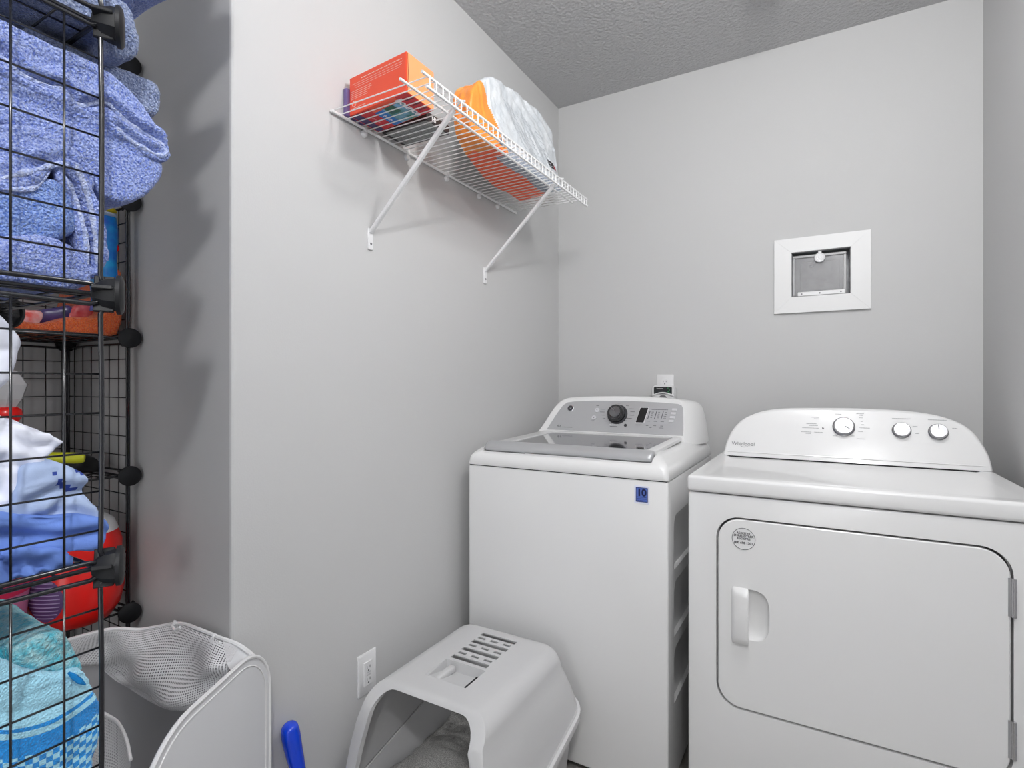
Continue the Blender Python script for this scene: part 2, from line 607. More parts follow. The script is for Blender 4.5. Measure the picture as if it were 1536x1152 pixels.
# lower ledge band of the console
obj('console_band', merge(tube([pt(-0.285, 0.962, 0.0005), pt(0.405, 0.962, 0.0005)], 0.0022, 6)), ENAMEL, con, True)
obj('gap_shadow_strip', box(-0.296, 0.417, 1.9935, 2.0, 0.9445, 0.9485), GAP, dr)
def knob(x, z, r, ang, parent, P=pt, N=DN, U=DU, mf=BRUSHED, ms=mat('knob_metal', (150, 150, 153), 0.25, 0.85), h=0.02, name='knob'):
    o = P(x, z, 0)
    k = obj(name, lathe([(r * 1.1, 0.0005), (r * 1.1, 0.004), (r, 0.005), (r * 0.97, h - 0.003), (r * 0.9, h), (0.001, h + 0.0008)], o, N, 36), ms, parent, 35)
    obj('face', lathe([(r * 0.86, h), (r * 0.86, h + 0.0012), (0.001, h + 0.0016)], o, N, 36), mf, k, 35)
    d = XV * math.cos(ang) + U * math.sin(ang)
    q = o + N * (h + 0.0022)
    obj('pointer', tube([q + d * r * 0.15, q + d * r * 0.8], 0.0009, 6), PRINTD, k)
    return k
knob(0.060, 1.058, 0.0285, math.radians(-35), dr)
knob(0.211, 1.053, 0.0225, math.radians(0), dr)
knob(0.300, 1.052, 0.0225, math.radians(95), dr)
text('brand_lettering', 'Whirlpool', 0.0175, pt(-0.236, 0.989, 0.0012), XV, DU, mat('brand_grey', (95, 95, 98), 0.4), dr, bold=-0.0002)
sw = [pt(-0.236 + 0.012 * math.cos(a) + 0.004, 0.9845 + 0.006 * math.sin(a), 0.0012) for a in [math.radians(d) for d in range(190, 350, 16)]]
obj('brand_swoosh', tube(sw, 0.0005, 5), PRINTG, dr)
def dashes(name, lst, P, U, m, parent, hgt=0.0016):
    bm = bmesh.new()
    for x, z, L in lst:
        rnd = random.Random(int(abs(x) * 10000 + z * 1000))
        xx = x - L / 2
        while xx < x + L / 2 - 0.001:
            wdt = rnd.uniform(0.0014, 0.0024)
            q = P(xx, z, 0.0009)
            vs = [bm.verts.new(q), bm.verts.new(q + XV * wdt), bm.verts.new(q + XV * wdt + U * hgt), bm.verts.new(q + U * hgt)]
            bm.faces.new(vs)
            xx += wdt + 0.0006
    solidify(bm, 0.0003)
    o_ = obj(name, bm, m, parent)
    o_['kind'] = 'stuff'
    return o_
dashes('cycle_print', [(-0.02, 1.085, 0.022), (-0.016, 1.080, 0.014), (-0.03, 1.064, 0.030), (-0.025, 1.058, 0.024), (-0.032, 1.05, 0.05), (-0.045, 1.037, 0.03), (-0.01, 1.037, 0.024), (-0.04, 1.032, 0.014), (0.045, 1.097, 0.02), (0.105, 1.100, 0.020), (0.108, 1.095, 0.010), (0.107, 1.087, 0.008), (0.110, 1.076, 0.008), (0.112, 1.066, 0.008), (0.117, 1.056, 0.028), (0.105, 1.045, 0.012), (0.035, 1.028, 0.010), (0.085, 1.030, 0.008), (0.106, 1.022, 0.022), (0.211, 1.088, 0.045), (0.245, 1.066, 0.012), (0.25, 1.045, 0.01), (0.300, 1.087, 0.045), (0.34, 1.064, 0.012)], pt, DU, mat('pale_print', (150, 150, 153), 0.6), dr)
text('cycle_arrow', '►', 0.007, pt(0.003, 1.051, 0.0012), XV, DU, PRINTD, dr)
# door with grip and scooped recess
door = loft([[(x, DY0 + 0.019, z) for x, z in rrect(-0.2400, 0.3470, 0.3500, 0.8420, 0.055)], [(x, DY0 + 0.001, z) for x, z in rrect(-0.2400, 0.3470, 0.3500, 0.8420, 0.055)], [(x, DY0 - 0.0015, z) for x, z in rrect(-0.2375, 0.3445, 0.3525, 0.8395, 0.053)]])
sc_ = bmesh.new(); bmesh.ops.create_uvsphere(sc_, u_segments=40, v_segments=24, radius=1)
for v in sc_.verts:
    x, y, z = v.co
    f = lambda a, p: math.copysign(abs(a) ** p, a)
    v.co = Vector((-0.158 + 0.042 * f(x, 0.8), DY0 + 0.016 * y, 0.598 + 0.066 * f(z, 0.6)))
dm_ = boolean(door, [sc_])
do = finish('door', dm_, ENAMEL, dr, 32)
hb = bmesh.new()
prof = [(-0.207, 0.0), (-0.2045, -0.010), (-0.197, -0.0165), (-0.180, -0.019), (-0.1655, -0.020), (-0.1635, -0.018), (-0.1635, -0.006), (-0.168, 0.0)]
zs = [(0.517, 0.0), (0.521, 0.55), (0.528, 0.85), (0.54, 1), (0.645, 1), (0.655, 0.85), (0.661, 0.55), (0.665, 0.0)]
rg = [[(-0.185 + (x + 0.185) * (0.85 + 0.15 * s_), DY0 - 0.001 + y * s_ - 0.0005, z) for x, y in prof] for z, s_ in zs]
obj('handle', loft(rg), ENAMEL, do, 45)
for z0, z1 in ((0.704, 0.786), (0.404, 0.484)):
    hg = obj('hinge', merge(tube([(0.3515, DY0 - 0.006, z0), (0.3515, DY0 - 0.006, z1)], 0.0042, 10), box(0.342, 0.350, DY0 - 0.004, DY0, z0, z1), tube([(0.3515, DY0 - 0.006, z0 + 0.027), (0.3515, DY0 - 0.006, z0 + 0.029)], 0.0046, 10), tube([(0.3515, DY0 - 0.006, z0 + 0.054), (0.3515, DY0 - 0.006, z0 + 0.056)], 0.0046, 10)), CHROME, do, True)
# round sticker
st = obj('round_sticker', lathe([(0.028, 0), (0.028, 0.0006)], (-0.1775, DY0 - 0.0015, 0.793), (0, -1, 0), 40), PLASTICW, do)
rb = tube([(-0.1775 + 0.0278 * math.cos(a), DY0 - 0.0023, 0.793 + 0.0278 * math.sin(a)) for a in [2 * math.pi * k / 40 for k in range(40)]], 0.0006, 5, True)
obj('sticker_ring', rb, PRINTD, st)
text('sticker_print', 'REGISTER\nENREGISTRER\nREGISTRE', 0.0078, (-0.1775, DY0 - 0.0026, 0.8005), XV, (0, 0, 1), PRINTD, st, 0.0002, bold=0.00012)
text('sticker_number', '800 698 1301', 0.0082, (-0.1775, DY0 - 0.0026, 0.7825), XV, (0, 0, 1), PRINTD, st, 0.0002, bold=0.0002)

# ================================================================== WASHER
WX0, WX1, WY0 = -1.061, -0.378, 1.544
wa = thing('washing_machine', (-0.72, 1.89, 0), 'white top-loading washing machine with silver console and smoked glass lid', 'washing machine')
cuts = []
for z1 in (0.808, 0.611, 0.415):
    z0 = z1 - 0.160
    yy = rrect(1.615, 2.17, z0, z1, (0.004, 0.004, 0.03, 0.03), 6)
    c = loft([[(WX1 + 0.01, y, z) for y, z in yy], [(WX1 - 0.001, y, z) for y, z in yy], [(WX1 - 0.010, 1.615 + (y - 1.615) * 0.96 + 0.012, z0 + (z - z0) * 0.86 + 0.004) for y, z in yy]])
    cuts.append(c)
finish('cabinet', boolean(box(WX0, WX1, WY0, 2.225, 0.022, 0.917, 0.006), cuts), ENAMEL, wa, 30)
for x in (WX0 + 0.04, WX1 - 0.04):
    for y in (1.60, 2.17):
        obj('foot', lathe([(0.02, 0), (0.02, 0.014), (0.012, 0.024)], (x, y, 0), (0, 0, 1), 16), BLACKP, wa)
# top deck
def ring2(x0, x1, y0, y1, z, r, n=8):
    return [(x, y, z) for x, y in rrect(x0, x1, y0, y1, r, n)]
deck = loft([ring2(WX0 - 0.001, WX1 + 0.001, WY0 - 0.002, 2.226, 0.9195, 0.012), ring2(WX0 - 0.002, WX1 + 0.002, WY0 - 0.004, 2.227, 0.924, 0.014), ring2(WX0 + 0.001, WX1 - 0.001, WY0 - 0.001, 2.226, 0.948, 0.018), ring2(WX0 + 0.008, WX1 - 0.008, WY0 + 0.008, 2.224, 0.960, 0.024), ring2(WX0 + 0.022, WX1 - 0.022, WY0 + 0.022, 2.222, 0.972, 0.03), ring2(WX0 + 0.04, WX1 - 0.036, WY0 + 0.038, 2.22, 0.982, 0.04), ring2(WX0 + 0.056, WX1 - 0.050, WY0 + 0.052, 2.215, 0.9855, 0.045)])
dcut = loft([[(x, 1.50, 0.9560), (x, 1.592, 0.9635), (x, 1.632, 0.9635), (x, 1.632, 1.02), (x, 1.50, 1.02)] for x in (-1.027, -0.429)])
finish('top_deck', boolean(deck, [dcut]), ENAMEL, wa, 45)
obj('deck_gap', box(WX0 + 0.004, WX1 - 0.004, WY0 + 0.003, 2.22, 0.914, 0.9225), GAP, wa)
# console body
wout = [(-1.050, 0.972), (-1.030, 0.990), (-1.005, 1.030), (-0.980, 1.078), (-0.958, 1.112), (-0.932, 1.131), (-0.895, 1.139), (-0.80, 1.144), (-0.65, 1.146), (-0.54, 1.143), (-0.478, 1.138), (-0.452, 1.128), (-0.440, 1.105), (-0.432, 1.06), (-0.428, 1.02), (-0.426, 0.99), (-0.425, 0.972)]
wm = [(p.x, p.z) for p in spline([(x, 0, z) for x, z in wout], 4)]
wback = []
for x, z in wm:                                     # the back outline is wider on the right: the shoulder falls to the cabinet edge
    t_ = max(0.0, min(1.0, (x + 0.60) / 0.20))
    wback.append((x + 0.016 * t_, z))
W0 = 1.985; WL = 0.42
def wring(o, y0, lean, inset):
    return console_ring(o, y0, lean, 0.972, inset, 0.972, -0.715)
def mixr(a, b, k):
    return [tuple(p * (1 - k) + q * k for p, q in zip(u_, v_)) for u_, v_ in zip(a, b)]
f0 = wring(wm, W0, WL, 0.012); f1 = wring(wm, W0 - 0.001, WL, 0.005); f2 = wring(wm, W0 + 0.004, WL, 0.0)
def shoulder(k):
    # widen towards the back
    out = []
    for x, z in wm:
        t_ = max(0.0, min(1.0, (x + 0.62) / 0.18))
        drop = (z - 0.972) / 0.17
        out.append((x + (0.046 * t_ * (1 - 0.25 * drop)) * k, z - 0.006 * k * t_ * drop))
    return out
f3 = wring(shoulder(0.35), W0 + 0.03, WL * 0.9, 0.0)
f4 = wring(shoulder(0.68), W0 + 0.09, WL * 0.6, 0.0)
f5 = wring(shoulder(1.0), W0 + 0.15, WL * 0.3, 0.001)
f6 = wring(shoulder(1.05), W0 + 0.225, 0.04, 0.006)
wc = obj('console', loft([f0, f1, f2, f3, f4, f5, f6]), ENAMEL, wa, 40)
WN = Vector((0, -1, WL)).normalized(); WU = Vector((0, WL, 1)).normalized()
def wp(x, z, d=0.0):
    return Vector((x, W0 + WL * (z - 0.972), z)) + WN * d
# silver fascia
fo = [(-0.983, 1.008), (-0.436, 1.008), (-0.4365, 1.03), (-0.4445, 1.105), (-0.452, 1.116), (-0.465, 1.120), (-0.52, 1.124), (-0.65, 1.1285), (-0.80, 1.127), (-0.88, 1.1225), (-0.91, 1.118), (-0.928, 1.107), (-0.95, 1.072)]
obj('fascia', loft([[wp(x, z, 0.0002) for x, z in fo], [wp(x, z, 0.0022) for x, z in fo]]), SILVER, wa, False)
def wpp(x, z, d=0.0):
    return wp(x, z, d + 0.0022)
k1 = obj('dial_ring', lathe([(0.040, 0.0), (0.040, 0.0012), (0.0375, 0.0016), (0.036, 0.0012)], wpp(-0.691, 1.0755), WN, 40), PRINTD, wa, 35)
kk = obj('dial', lathe([(0.034, 0), (0.034, 0.008), (0.0325, 0.022), (0.029, 0.027), (0.024, 0.0275), (0.02, 0.026), (0.001, 0.026)], wpp(-0.6935, 1.0765), WN, 40), mat('dark_chrome', (78, 78, 80), 0.2, 0.7), wa, 35)
obj('dial_cap', lathe([(0.0215, 0.0262), (0.0215, 0.029), (0.001, 0.031)], wpp(-0.6935, 1.0765), WN, 40), mat('dial_cap_metal', (120, 120, 122), 0.25, 0.7), kk, 35)
q = wpp(-0.6935, 1.0765, 0.031)
obj('dial_pointer', tube([q + (-XV * 0.004 + WU * 0.005), q + (-XV * 0.018 + WU * 0.018)], 0.0012, 6), CHROME, kk)
# display and status columns
def wquad(x0, x1, z0, z1, sh=0.0, d0=0.0001, d1=0.0008):
    c = [(x0 - sh, z0), (x1 - sh, z0), (x1, z1), (x0, z1)]
    return loft([[wpp(x, z, d0) for x, z in c], [wpp(x, z, d1) for x, z in c]])
obj('display_frame', wquad(-0.6045, -0.5705, 1.0465, 1.104, 0.0125, 0.0001, 0.0006), PLASTICW, wa)
obj('display', wquad(-0.603, -0.573, 1.048, 1.103, 0.0125, 0.0006, 0.0012), BLACKP, wa)
obj('keypad_field', wquad(-0.568, -0.489, 1.044, 1.103, 0.011, 0.0001, 0.0004), mat('keypad_silver', (186, 187, 190), 0.4, 0.3), wa)
for x in (-0.566, -0.541, -0.516):
    obj('status_bar', wquad(x, x + 0.0022, 1.062, 1.091, 0.006, 0.0004, 0.0009), PRINTD, wa)
for z, dx in ((1.099, 0.0), (1.085, -0.003), (1.071, -0.005), (1.057, -0.008)):
    obj('button', wquad(-0.483 + dx, -0.466 + dx, z - 0.0045, z + 0.0035, 0.001, 0.0, 0.003), mat('button_silver', (214, 214, 217), 0.3, 0.2), wa)
for x, z in ((-0.777, 1.0895), (-0.7855, 1.060)):
    b_ = obj('button', lathe([(0.0095, 0), (0.009, 0.003), (0.001, 0.0036)], wpp(x, z), WN, 24), mat('button_silver', (214, 214, 217), 0.3, 0.2), wa, 40)
    obj('start_symbol', lathe([(0.003, 0.0036), (0.0028, 0.0044)], wpp(x, z), WN, 3), PRINTG, b_)
dashes('cycle_print', [(-0.752, 1.093, 0.018), (-0.754, 1.082, 0.018), (-0.751, 1.07, 0.016), (-0.744, 1.058, 0.010), (-0.735, 1.0475, 0.012), (-0.69, 1.118, 0.010), (-0.655, 1.108, 0.012), (-0.638, 1.097, 0.016), (-0.632, 1.086, 0.018), (-0.634, 1.073, 0.018), (-0.642, 1.061, 0.022), (-0.660, 1.0515, 0.02), (-0.70, 1.0285, 0.03), (-0.777, 1.106, 0.012), (-0.79, 1.046, 0.014),
        (-0.555, 1.087, 0.008), (-0.556, 1.080, 0.006), (-0.557, 1.073, 0.006), (-0.558, 1.066, 0.006), (-0.53, 1.087, 0.008), (-0.531, 1.080, 0.006), (-0.532, 1.073, 0.007), (-0.533, 1.066, 0.006), (-0.505, 1.087, 0.006), (-0.506, 1.080, 0.007), (-0.507, 1.073, 0.01), (-0.508, 1.066, 0.008),
        (-0.566, 1.053, 0.012), (-0.541, 1.053, 0.012), (-0.515, 1.053, 0.013), (-0.53, 1.0965, 0.06), (-0.57, 1.037, 0.010), (-0.542, 1.037, 0.010), (-0.515, 1.037, 0.011), (-0.603, 1.038, 0.022), (-0.556, 1.030, 0.008), (-0.516, 1.030, 0.018)], wpp, WU, PRINTD, wa, 0.0018)
text('feature_lettering', 'ecosmart', 0.008, wpp(-0.70, 1.0365, 0.0006), XV, WU, PLASTICW, wa, 0.0002, spacing=1.15, bold=0.0003)
obj('feature_badge', lathe([(0.006, 0), (0.006, 0.0007)], wpp(-0.654, 1.0355), WN, 20), PRINTD, wa)
text('capacity_lettering', '4.6', 0.016, wpp(-0.93, 1.022, 0.0008), XV, WU, mat('pale_dark_print', (105, 105, 108), 0.5), wa, 0.0002)
dashes('capacity_print', [(-0.893, 1.018, 0.045)], wpp, WU, PRINTG, wa, 0.002)
em = obj('emblem', lathe([(0.0135, 0), (0.0135, 0.002), (0.012, 0.0028)], wpp(-0.893, 1.094), WN, 32), CHROME, wa, 40)
obj('emblem_face', lathe([(0.011, 0.0028), (0.011, 0.0032)], wpp(-0.893, 1.094), WN, 32), PRINTD, em)
text('emblem_letters', 'GE', 0.012, wpp(-0.893, 1.094, 0.0038), XV, WU, CHROME, em, 0.0002, spacing=0.8)
# lid : frame, glass, front trim
LZ = 1.0
def lidpt(x, y):
    return (x, y, 0.9945 + (y - 1.615) * 0.026)
oo = rrect(-0.993, -0.436, 1.615, 1.992, (0.006, 0.006, 0.02, 0.02), 6)
io = rrect(-0.938, -0.462, 1.630, 1.966, (0.012, 0.012, 0.016, 0.016), 6)
def lz(ps, dz):
    return [(lidpt(x, y)[0], y, lidpt(x, y)[2] + dz) for x, y in ps]
lid = loft([lz(oo, -0.012), lz(oo, -0.002), lz(rrect(-0.990, -0.439, 1.618, 1.989, (0.006, 0.006, 0.02, 0.02), 6), 0.0005), lz(io, 0.0005), lz(io, -0.0035)], True, False)
li = obj('lid', lid, ENAMEL, wa, 40)
obj('lid_glass', loft([lz(io, -0.0034), lz(io, -0.0022)]), DARKGLASS, li)
# trim strip: rounded silver bar across the lid front
secs = []
for x, e in ((-1.022, 0.55), (-1.020, 0.8), (-1.014, 0.95), (-1.005, 1.0), (-0.70, 1.0), (-0.45, 1.0), (-0.441, 0.95), (-0.436, 0.8), (-0.434, 0.55)):
    c = [(1.624, 0.9955), (1.612, 0.9975), (1.598, 0.994), (1.585, 0.984), (1.5795, 0.974), (1.582, 0.966), (1.590, 0.962), (1.624, 0.975)]
    cy, cz_ = 1.604, 0.980
    secs.append([(x, cy + (y - cy) * e, cz_ + (z - cz_) * e) for y, z in c])
obj('lid_trim', loft(secs), SILVER, li, 50)
obj('trim_underline', tube([(-1.012, 1.583, 0.9615), (-0.44, 1.583, 0.9615)], 0.0022, 6), mat('trim_shadow_grey', (96, 96, 98), 0.8), li)  # grey line drawn in as the shade under the lid trim
hp = loft([[(-0.862, 1.556, 0.9595), (-0.840, 1.5515, 0.9465), (-0.612, 1.5515, 0.9465), (-0.585, 1.556, 0.9595)], [(-0.858, 1.58, 0.9655), (-0.838, 1.575, 0.956), (-0.616, 1.575, 0.956), (-0.590, 1.58, 0.9655)]])
bmesh.ops.bevel(hp, geom=hp.edges[:], offset=0.0025, segments=2, affect='EDGES')
obj('lid_grip_pocket', hp, mat('pocket_white', (214, 214, 215), 0.4), wa, 40)
# blue sticker
sk = obj('blue_sticker', loft([[(x, WY0 - 0.0006 * 0, z) for x, z in rrect(-0.4755, -0.431, 0.849, 0.9005, 0.003, 3)], [(x, WY0 - 0.0008, z) for x, z in rrect(-0.4755, -0.431, 0.849, 0.9005, 0.003, 3)]]), mat('sticker_white', (225, 228, 245), 0.5), wa)
obj('sticker_field', loft([[(x, WY0 - 0.0008, z) for x, z in rrect(-0.4710, -0.4355, 0.8535, 0.8960, 0.002, 3)], [(x, WY0 - 0.0012, z) for x, z in rrect(-0.4710, -0.4355, 0.8535, 0.8960, 0.002, 3)]]), mat('sticker_navy', (36, 54, 110), 0.5), sk)
obj('sticker_inner_field', loft([[(x, WY0 - 0.0012, z) for x, z in rrect(-0.4690, -0.4375, 0.8555, 0.8940, 0.002, 3)], [(x, WY0 - 0.0014, z) for x, z in rrect(-0.4690, -0.4375, 0.8555, 0.8940, 0.002, 3)]]), mat('sticker_blue', (84, 110, 190), 0.5), sk)
text('sticker_numerals', '10', 0.029, (-0.4535, WY0 - 0.0018, 0.8805), XV, (0, 0, 1), mat('numeral_navy', (10, 18, 70), 0.5), sk, 0.0003, bold=0.0011, spacing=0.95)
def fp(x, z, d=0.0):
    return Vector((x, WY0 - 0.0016, z))
dashes('sticker_small_print', [(-0.4535, 0.867, 0.03), (-0.4535, 0.862, 0.026), (-0.4535, 0.857, 0.03)], fp, Vector((0, 0, 1)), mat('sticker_navy', (36, 54, 110), 0.5), sk, 0.002)

# ================================================================== RECESSED VENT BOX IN BACK WALL
vb = thing('recessed_vent_box', (-0.005, YB, 1.62), 'white framed recessed vent box with clear cover set in the back wall', 'vent box')
fr_o = [(-0.166, 1.474), (0.157, 1.474), (0.157, 1.767), (-0.166, 1.767)]
fr_i = [(VX0 + 0.001, VZ0 + 0.001), (VX1 - 0.001, VZ0 + 0.001), (VX1 - 0.001, VZ1 - 0.001), (VX0 + 0.001, VZ1 - 0.001)]
for k in range(4):
    a, b_, c, d = fr_o[k], fr_o[(k + 1) % 4], fr_i[(k + 1) % 4], fr_i[k]
    # a hair of a mitre joint between the boards
    m_ = loft([[(p[0], YB - 0.0002, p[1]) for p in (a, b_, c, d)], [(p[0], YB - 0.013, p[1]) for p in (a, b_, c, d)]])
    bmesh.ops.bevel(m_, geom=[e for e in m_.edges if all(v.co.y < YB - 0.01 for v in e.verts)], offset=0.0006, segments=1, affect='EDGES')
    obj('frame_board', m_, TRIMWHITE, vb)
GALV = mat('galvanised_steel', (150, 151, 153), 0.45, 0.3, mottled=(22, (112, 113, 116)))
bx = merge(box(VX0 + 0.001, VX1 - 0.001, YB + 0.058, YB + 0.06, VZ0 + 0.001, VZ1 - 0.001), box(VX0 + 0.001, VX0 + 0.003, YB - 0.001, YB + 0.06, VZ0 + 0.001, VZ1 - 0.001), box(VX1 - 0.003, VX1 - 0.001, YB - 0.001, YB + 0.06, VZ0 + 0.001, VZ1 - 0.001), box(VX0 + 0.001, VX1 - 0.001, YB - 0.001, YB + 0.06, VZ0 + 0.001, VZ0 + 0.003), box(VX0 + 0.001, VX1 - 0.001, YB - 0.001, YB + 0.06, VZ1 - 0.003, VZ1 - 0.001))
obj('housing', bx, GALV, vb)
obj('damper_plate', box(VX0 + 0.03, VX1 - 0.034, YB + 0.035, YB + 0.038, VZ0 + 0.03, VZ1 - 0.035, 0.002, 1), mat('damper_grey', (140, 140, 142), 0.5, mottled=(35, (105, 105, 107))), vb)
CLEAR = mat('clear_cover_plastic', (205, 205, 207), 0.15, alpha=0.35)
cv = obj('clear_cover', box(VX0 + 0.004, VX1 - 0.014, YB + 0.012, YB + 0.0145, VZ0 + 0.004, VZ1 - 0.012, 0.001, 1), CLEAR, vb)
rim = merge(box(VX0 + 0.004, VX1 - 0.014, YB + 0.006, YB + 0.0118, VZ1 - 0.022, VZ1 - 0.012, 0.002, 1), box(VX0 + 0.004, VX0 + 0.013, YB + 0.006, YB + 0.0118, VZ0 + 0.006, VZ1 - 0.022, 0.002, 1), box(VX1 - 0.024, VX1 - 0.014, YB + 0.006, YB + 0.0118, VZ0 + 0.006, VZ1 - 0.022, 0.002, 1))
obj('cover_rim', rim, mat('frosted_plastic', (200, 200, 201), 0.3, alpha=0.75), vb, 40)
hb2 = obj('hinge_bar', box(VX0 + 0.022, VX1 - 0.018, YB + 0.002, YB + 0.009, VZ0 + 0.004, VZ0 + 0.021, 0.002, 1), PLASTICW, vb)
for x in (VX0 + 0.036, -0.008, VX1 - 0.032):
    obj('screw', lathe([(0.003, 0), (0.003, 0.001)], (x, YB + 0.002, VZ0 + 0.0125), (0, -1, 0), 12), PRINTG, hb2)
lt = obj('latch_knob', lathe([(0.0185, 0), (0.0185, 0.006), (0.016, 0.008), (0.012, 0.0075), (0.0105, 0.009), (0.006, 0.0088), (0.005, 0.0105), (0.001, 0.0105)], (-0.008, YB + 0.008, VZ1 - 0.027), (0, -1, 0), 32), PLASTICW, vb, 30)
obj('latch_tab', box(-0.014, -0.002, YB - 0.002, YB + 0.006, VZ1 - 0.012, VZ1 - 0.002, 0.001, 1), PLASTICW, vb)
obj('damper_lever', tube([(-0.042, YB + 0.026, VZ1 - 0.056), (-0.022, YB + 0.026, VZ1 - 0.042)], 0.005, 10), PRINTG, vb, True)

# ================================================================== OUTLETS
def plate_bm(rr, P, d0=0.0, d1=0.005):
    return loft([[P(a, b_, d0) for a, b_ in rr[0]], [P(a, b_, d1 * 0.6) for a, b_ in rr[0]], [P(a, b_, d1) for a, b_ in rr[1]]])
ot = thing('wall_outlet', (XL, 1.118, 0.38), 'white rectangular wall outlet low on the left wall beside the litter box', 'outlet')
def PL(a, b_, d):
    return (XL + d, a, b_)
cyl = 1.118
obj('cover_plate', plate_bm((rrect(cyl - 0.035, cyl + 0.035, 0.322, 0.438, 0.003, 3), rrect(cyl - 0.032, cyl + 0.032, 0.325, 0.435, 0.003, 3)), PL), PLASTICW, ot, 40)
ins = obj('receptacle', plate_bm((rrect(cyl - 0.0165, cyl + 0.0165, 0.3465, 0.4135, 0.001, 2), rrect(cyl - 0.0155, cyl + 0.0155, 0.3475, 0.4125, 0.001, 2)), lambda a, b_, d: PL(a, b_, d + 0.005), 0, 0.003), PLASTICW, ot, 40)
for z in (0.398, 0.364):
    for dy in (-0.0055, 0.0055):
        obj('slot', box(XL + 0.0078, XL + 0.0084, cyl + dy - 0.0008, cyl + dy + 0.0008, z - 0.004, z + 0.004), PRINTD, ins)
    obj('ground_hole', lathe([(0.0022, 0), (0.0022, 0.0006)], (XL + 0.0078, cyl, z - 0.009), (1, 0, 0), 12), PRINTD, ins)
for z in (0.3835, 0.3765):
    obj('test_button', box(XL + 0.0078, XL + 0.0092, cyl - 0.008, cyl + 0.008, z - 0.0024, z + 0.0024, 0.0004, 1), mat('button_grey', (200, 200, 202), 0.4), ins)
ob = thing('wall_outlet', (-0.600, YB, 1.178), 'white duplex outlet on the back wall above the washer', 'outlet')
def PB(a, b_, d):
    return (a, YB - d, b_)
obj('cover_plate', plate_bm((rrect(-0.638, -0.563, 1.119, 1.236, 0.003, 3), rrect(-0.635, -0.566, 1.122, 1.233, 0.003, 3)), PB), PLASTICW, ob, 40)
for z in (1.203, 1.155):
    q = obj('receptacle', lathe([(0.0165, 0), (0.016, 0.002), (0.001, 0.002)], (-0.6005, YB - 0.005, z), (0, -1, 0), 28), PLASTICW, ob, 40)
    if z > 1.2:
        for dx in (-0.006, 0.006):
            obj('slot', box(-0.6005 + dx - 0.0008, -0.6005 + dx + 0.0008, YB - 0.0075, YB - 0.0071, z - 0.001, z + 0.006), PRINTD, q)
        obj('ground_hole', lathe([(0.0026, 0), (0.0026, 0.0006)], (-0.6005, YB - 0.0071, z - 0.008), (0, -1, 0), 12), PRINTD, q)
pg = thing('plug_in_monitor', (-0.600, YB - 0.007, 1.142), 'small white plug-in device with dark screen in the outlet above the washer', 'plug-in device')
hs = [(x, z) for x, z in rrect(-0.648, -0.552, 1.085, 1.186, 0.014, 6)]
hs = [(x, z + (0.004 * (1 - ((x + 0.6) / 0.048) ** 2) if z > 1.16 else 0)) for x, z in hs]
def sc2(o, k):
    return [(-0.6 + (x + 0.6) * k, 1.136 + (z - 1.136) * k) for x, z in o]
obj('housing', loft([[(x, YB - 0.0072, z) for x, z in hs], [(x, YB - 0.036, z) for x, z in hs], [(x, YB - 0.042, z) for x, z in sc2(hs, 0.96)]]), PLASTICW, pg, 40)
obj('screen', loft([[(x, YB - 0.0415, z) for x, z in rrect(-0.639, -0.561, 1.150, 1.181, 0.003, 3)], [(x, YB - 0.0432, z) for x, z in rrect(-0.639, -0.561, 1.150, 1.181, 0.003, 3)]]), mat('screen_dark', (44, 46, 48), 0.25), pg)
obj('screen_print', box(-0.627, -0.598, YB - 0.0437, YB - 0.0433, 1.172, 1.1755), mat('screen_line', (170, 172, 172), 0.5), pg)
for i, (dx, z) in enumerate(((0, 1.176), (0.006, 1.168), (0.001, 1.160), (0.008, 1.154))):
    obj('green_indicator', box(-0.580 + dx, -0.576 + dx, YB - 0.0437, YB - 0.0433, z - 0.002, z + 0.003), mat('green_indicator', (40, 120, 70), 0.5), pg)
obj('arched_bezel', tube([(-0.645 + 0.0045 * k * 2, YB - 0.0435, 1.143 + 0.013 * math.sin(math.pi * k / 10)) for k in range(11)], 0.0035, 8), PLASTICW, pg, True)
obj('round_sensor', lathe([(0.019, 0), (0.017, 0.002), (0.001, 0.002)], (-0.6, YB - 0.0418, 1.128), (0, -1, 0), 28), PRINTG, pg, 40)

# ================================================================== WIRE WALL SHELF
SZ = 1.9145
sh = thing('wire_wall_shelf', (XL, 1.47, SZ), 'white ventilated wire shelf on two diagonal braces high on the left wall', 'wire shelf')
r3 = 0.0032
XF = -0.795
def rail(nm, x, z, y0, y1, r):
    return obj(nm, tube([(x, y0, z), (x, y1, z)], r, 8), WHITEWIRE, sh, True)
rail('back_rail', XL + 0.008, SZ - 0.0045, 0.985, 1.968, 0.0042)
rail('deck_rail', -0.855, SZ - 0.0045, 0.962, 1.968, 0.0036)
rail('front_rail', XF, SZ - 0.001, 0.968, 1.968, 0.0036)
rail('lip_rail', XF, SZ - 0.027, 0.985, 1.968, 0.0036)
wt = tube([(XL + 0.006, 0, 0), (XF - 0.004, 0, 0), (XF + 0.0012, 0, -0.002), (XF + 0.003, 0, -0.007), (XF + 0.003, 0, -0.029)], 0.0016, 6)
wme = bpy.data.meshes.new('wire'); wt.to_mesh(wme); wt.free(); wme.materials.append(WHITEWIRE)
wme.transform(Matrix.Translation((-XL, 0, 0)))
for i in range(39):
    o = bpy.data.objects.new('wire', wme); COL.objects.link(o); o.parent = sh
    o.location = (0, 0.993 + i * 0.0254 - 1.47, 0.0)
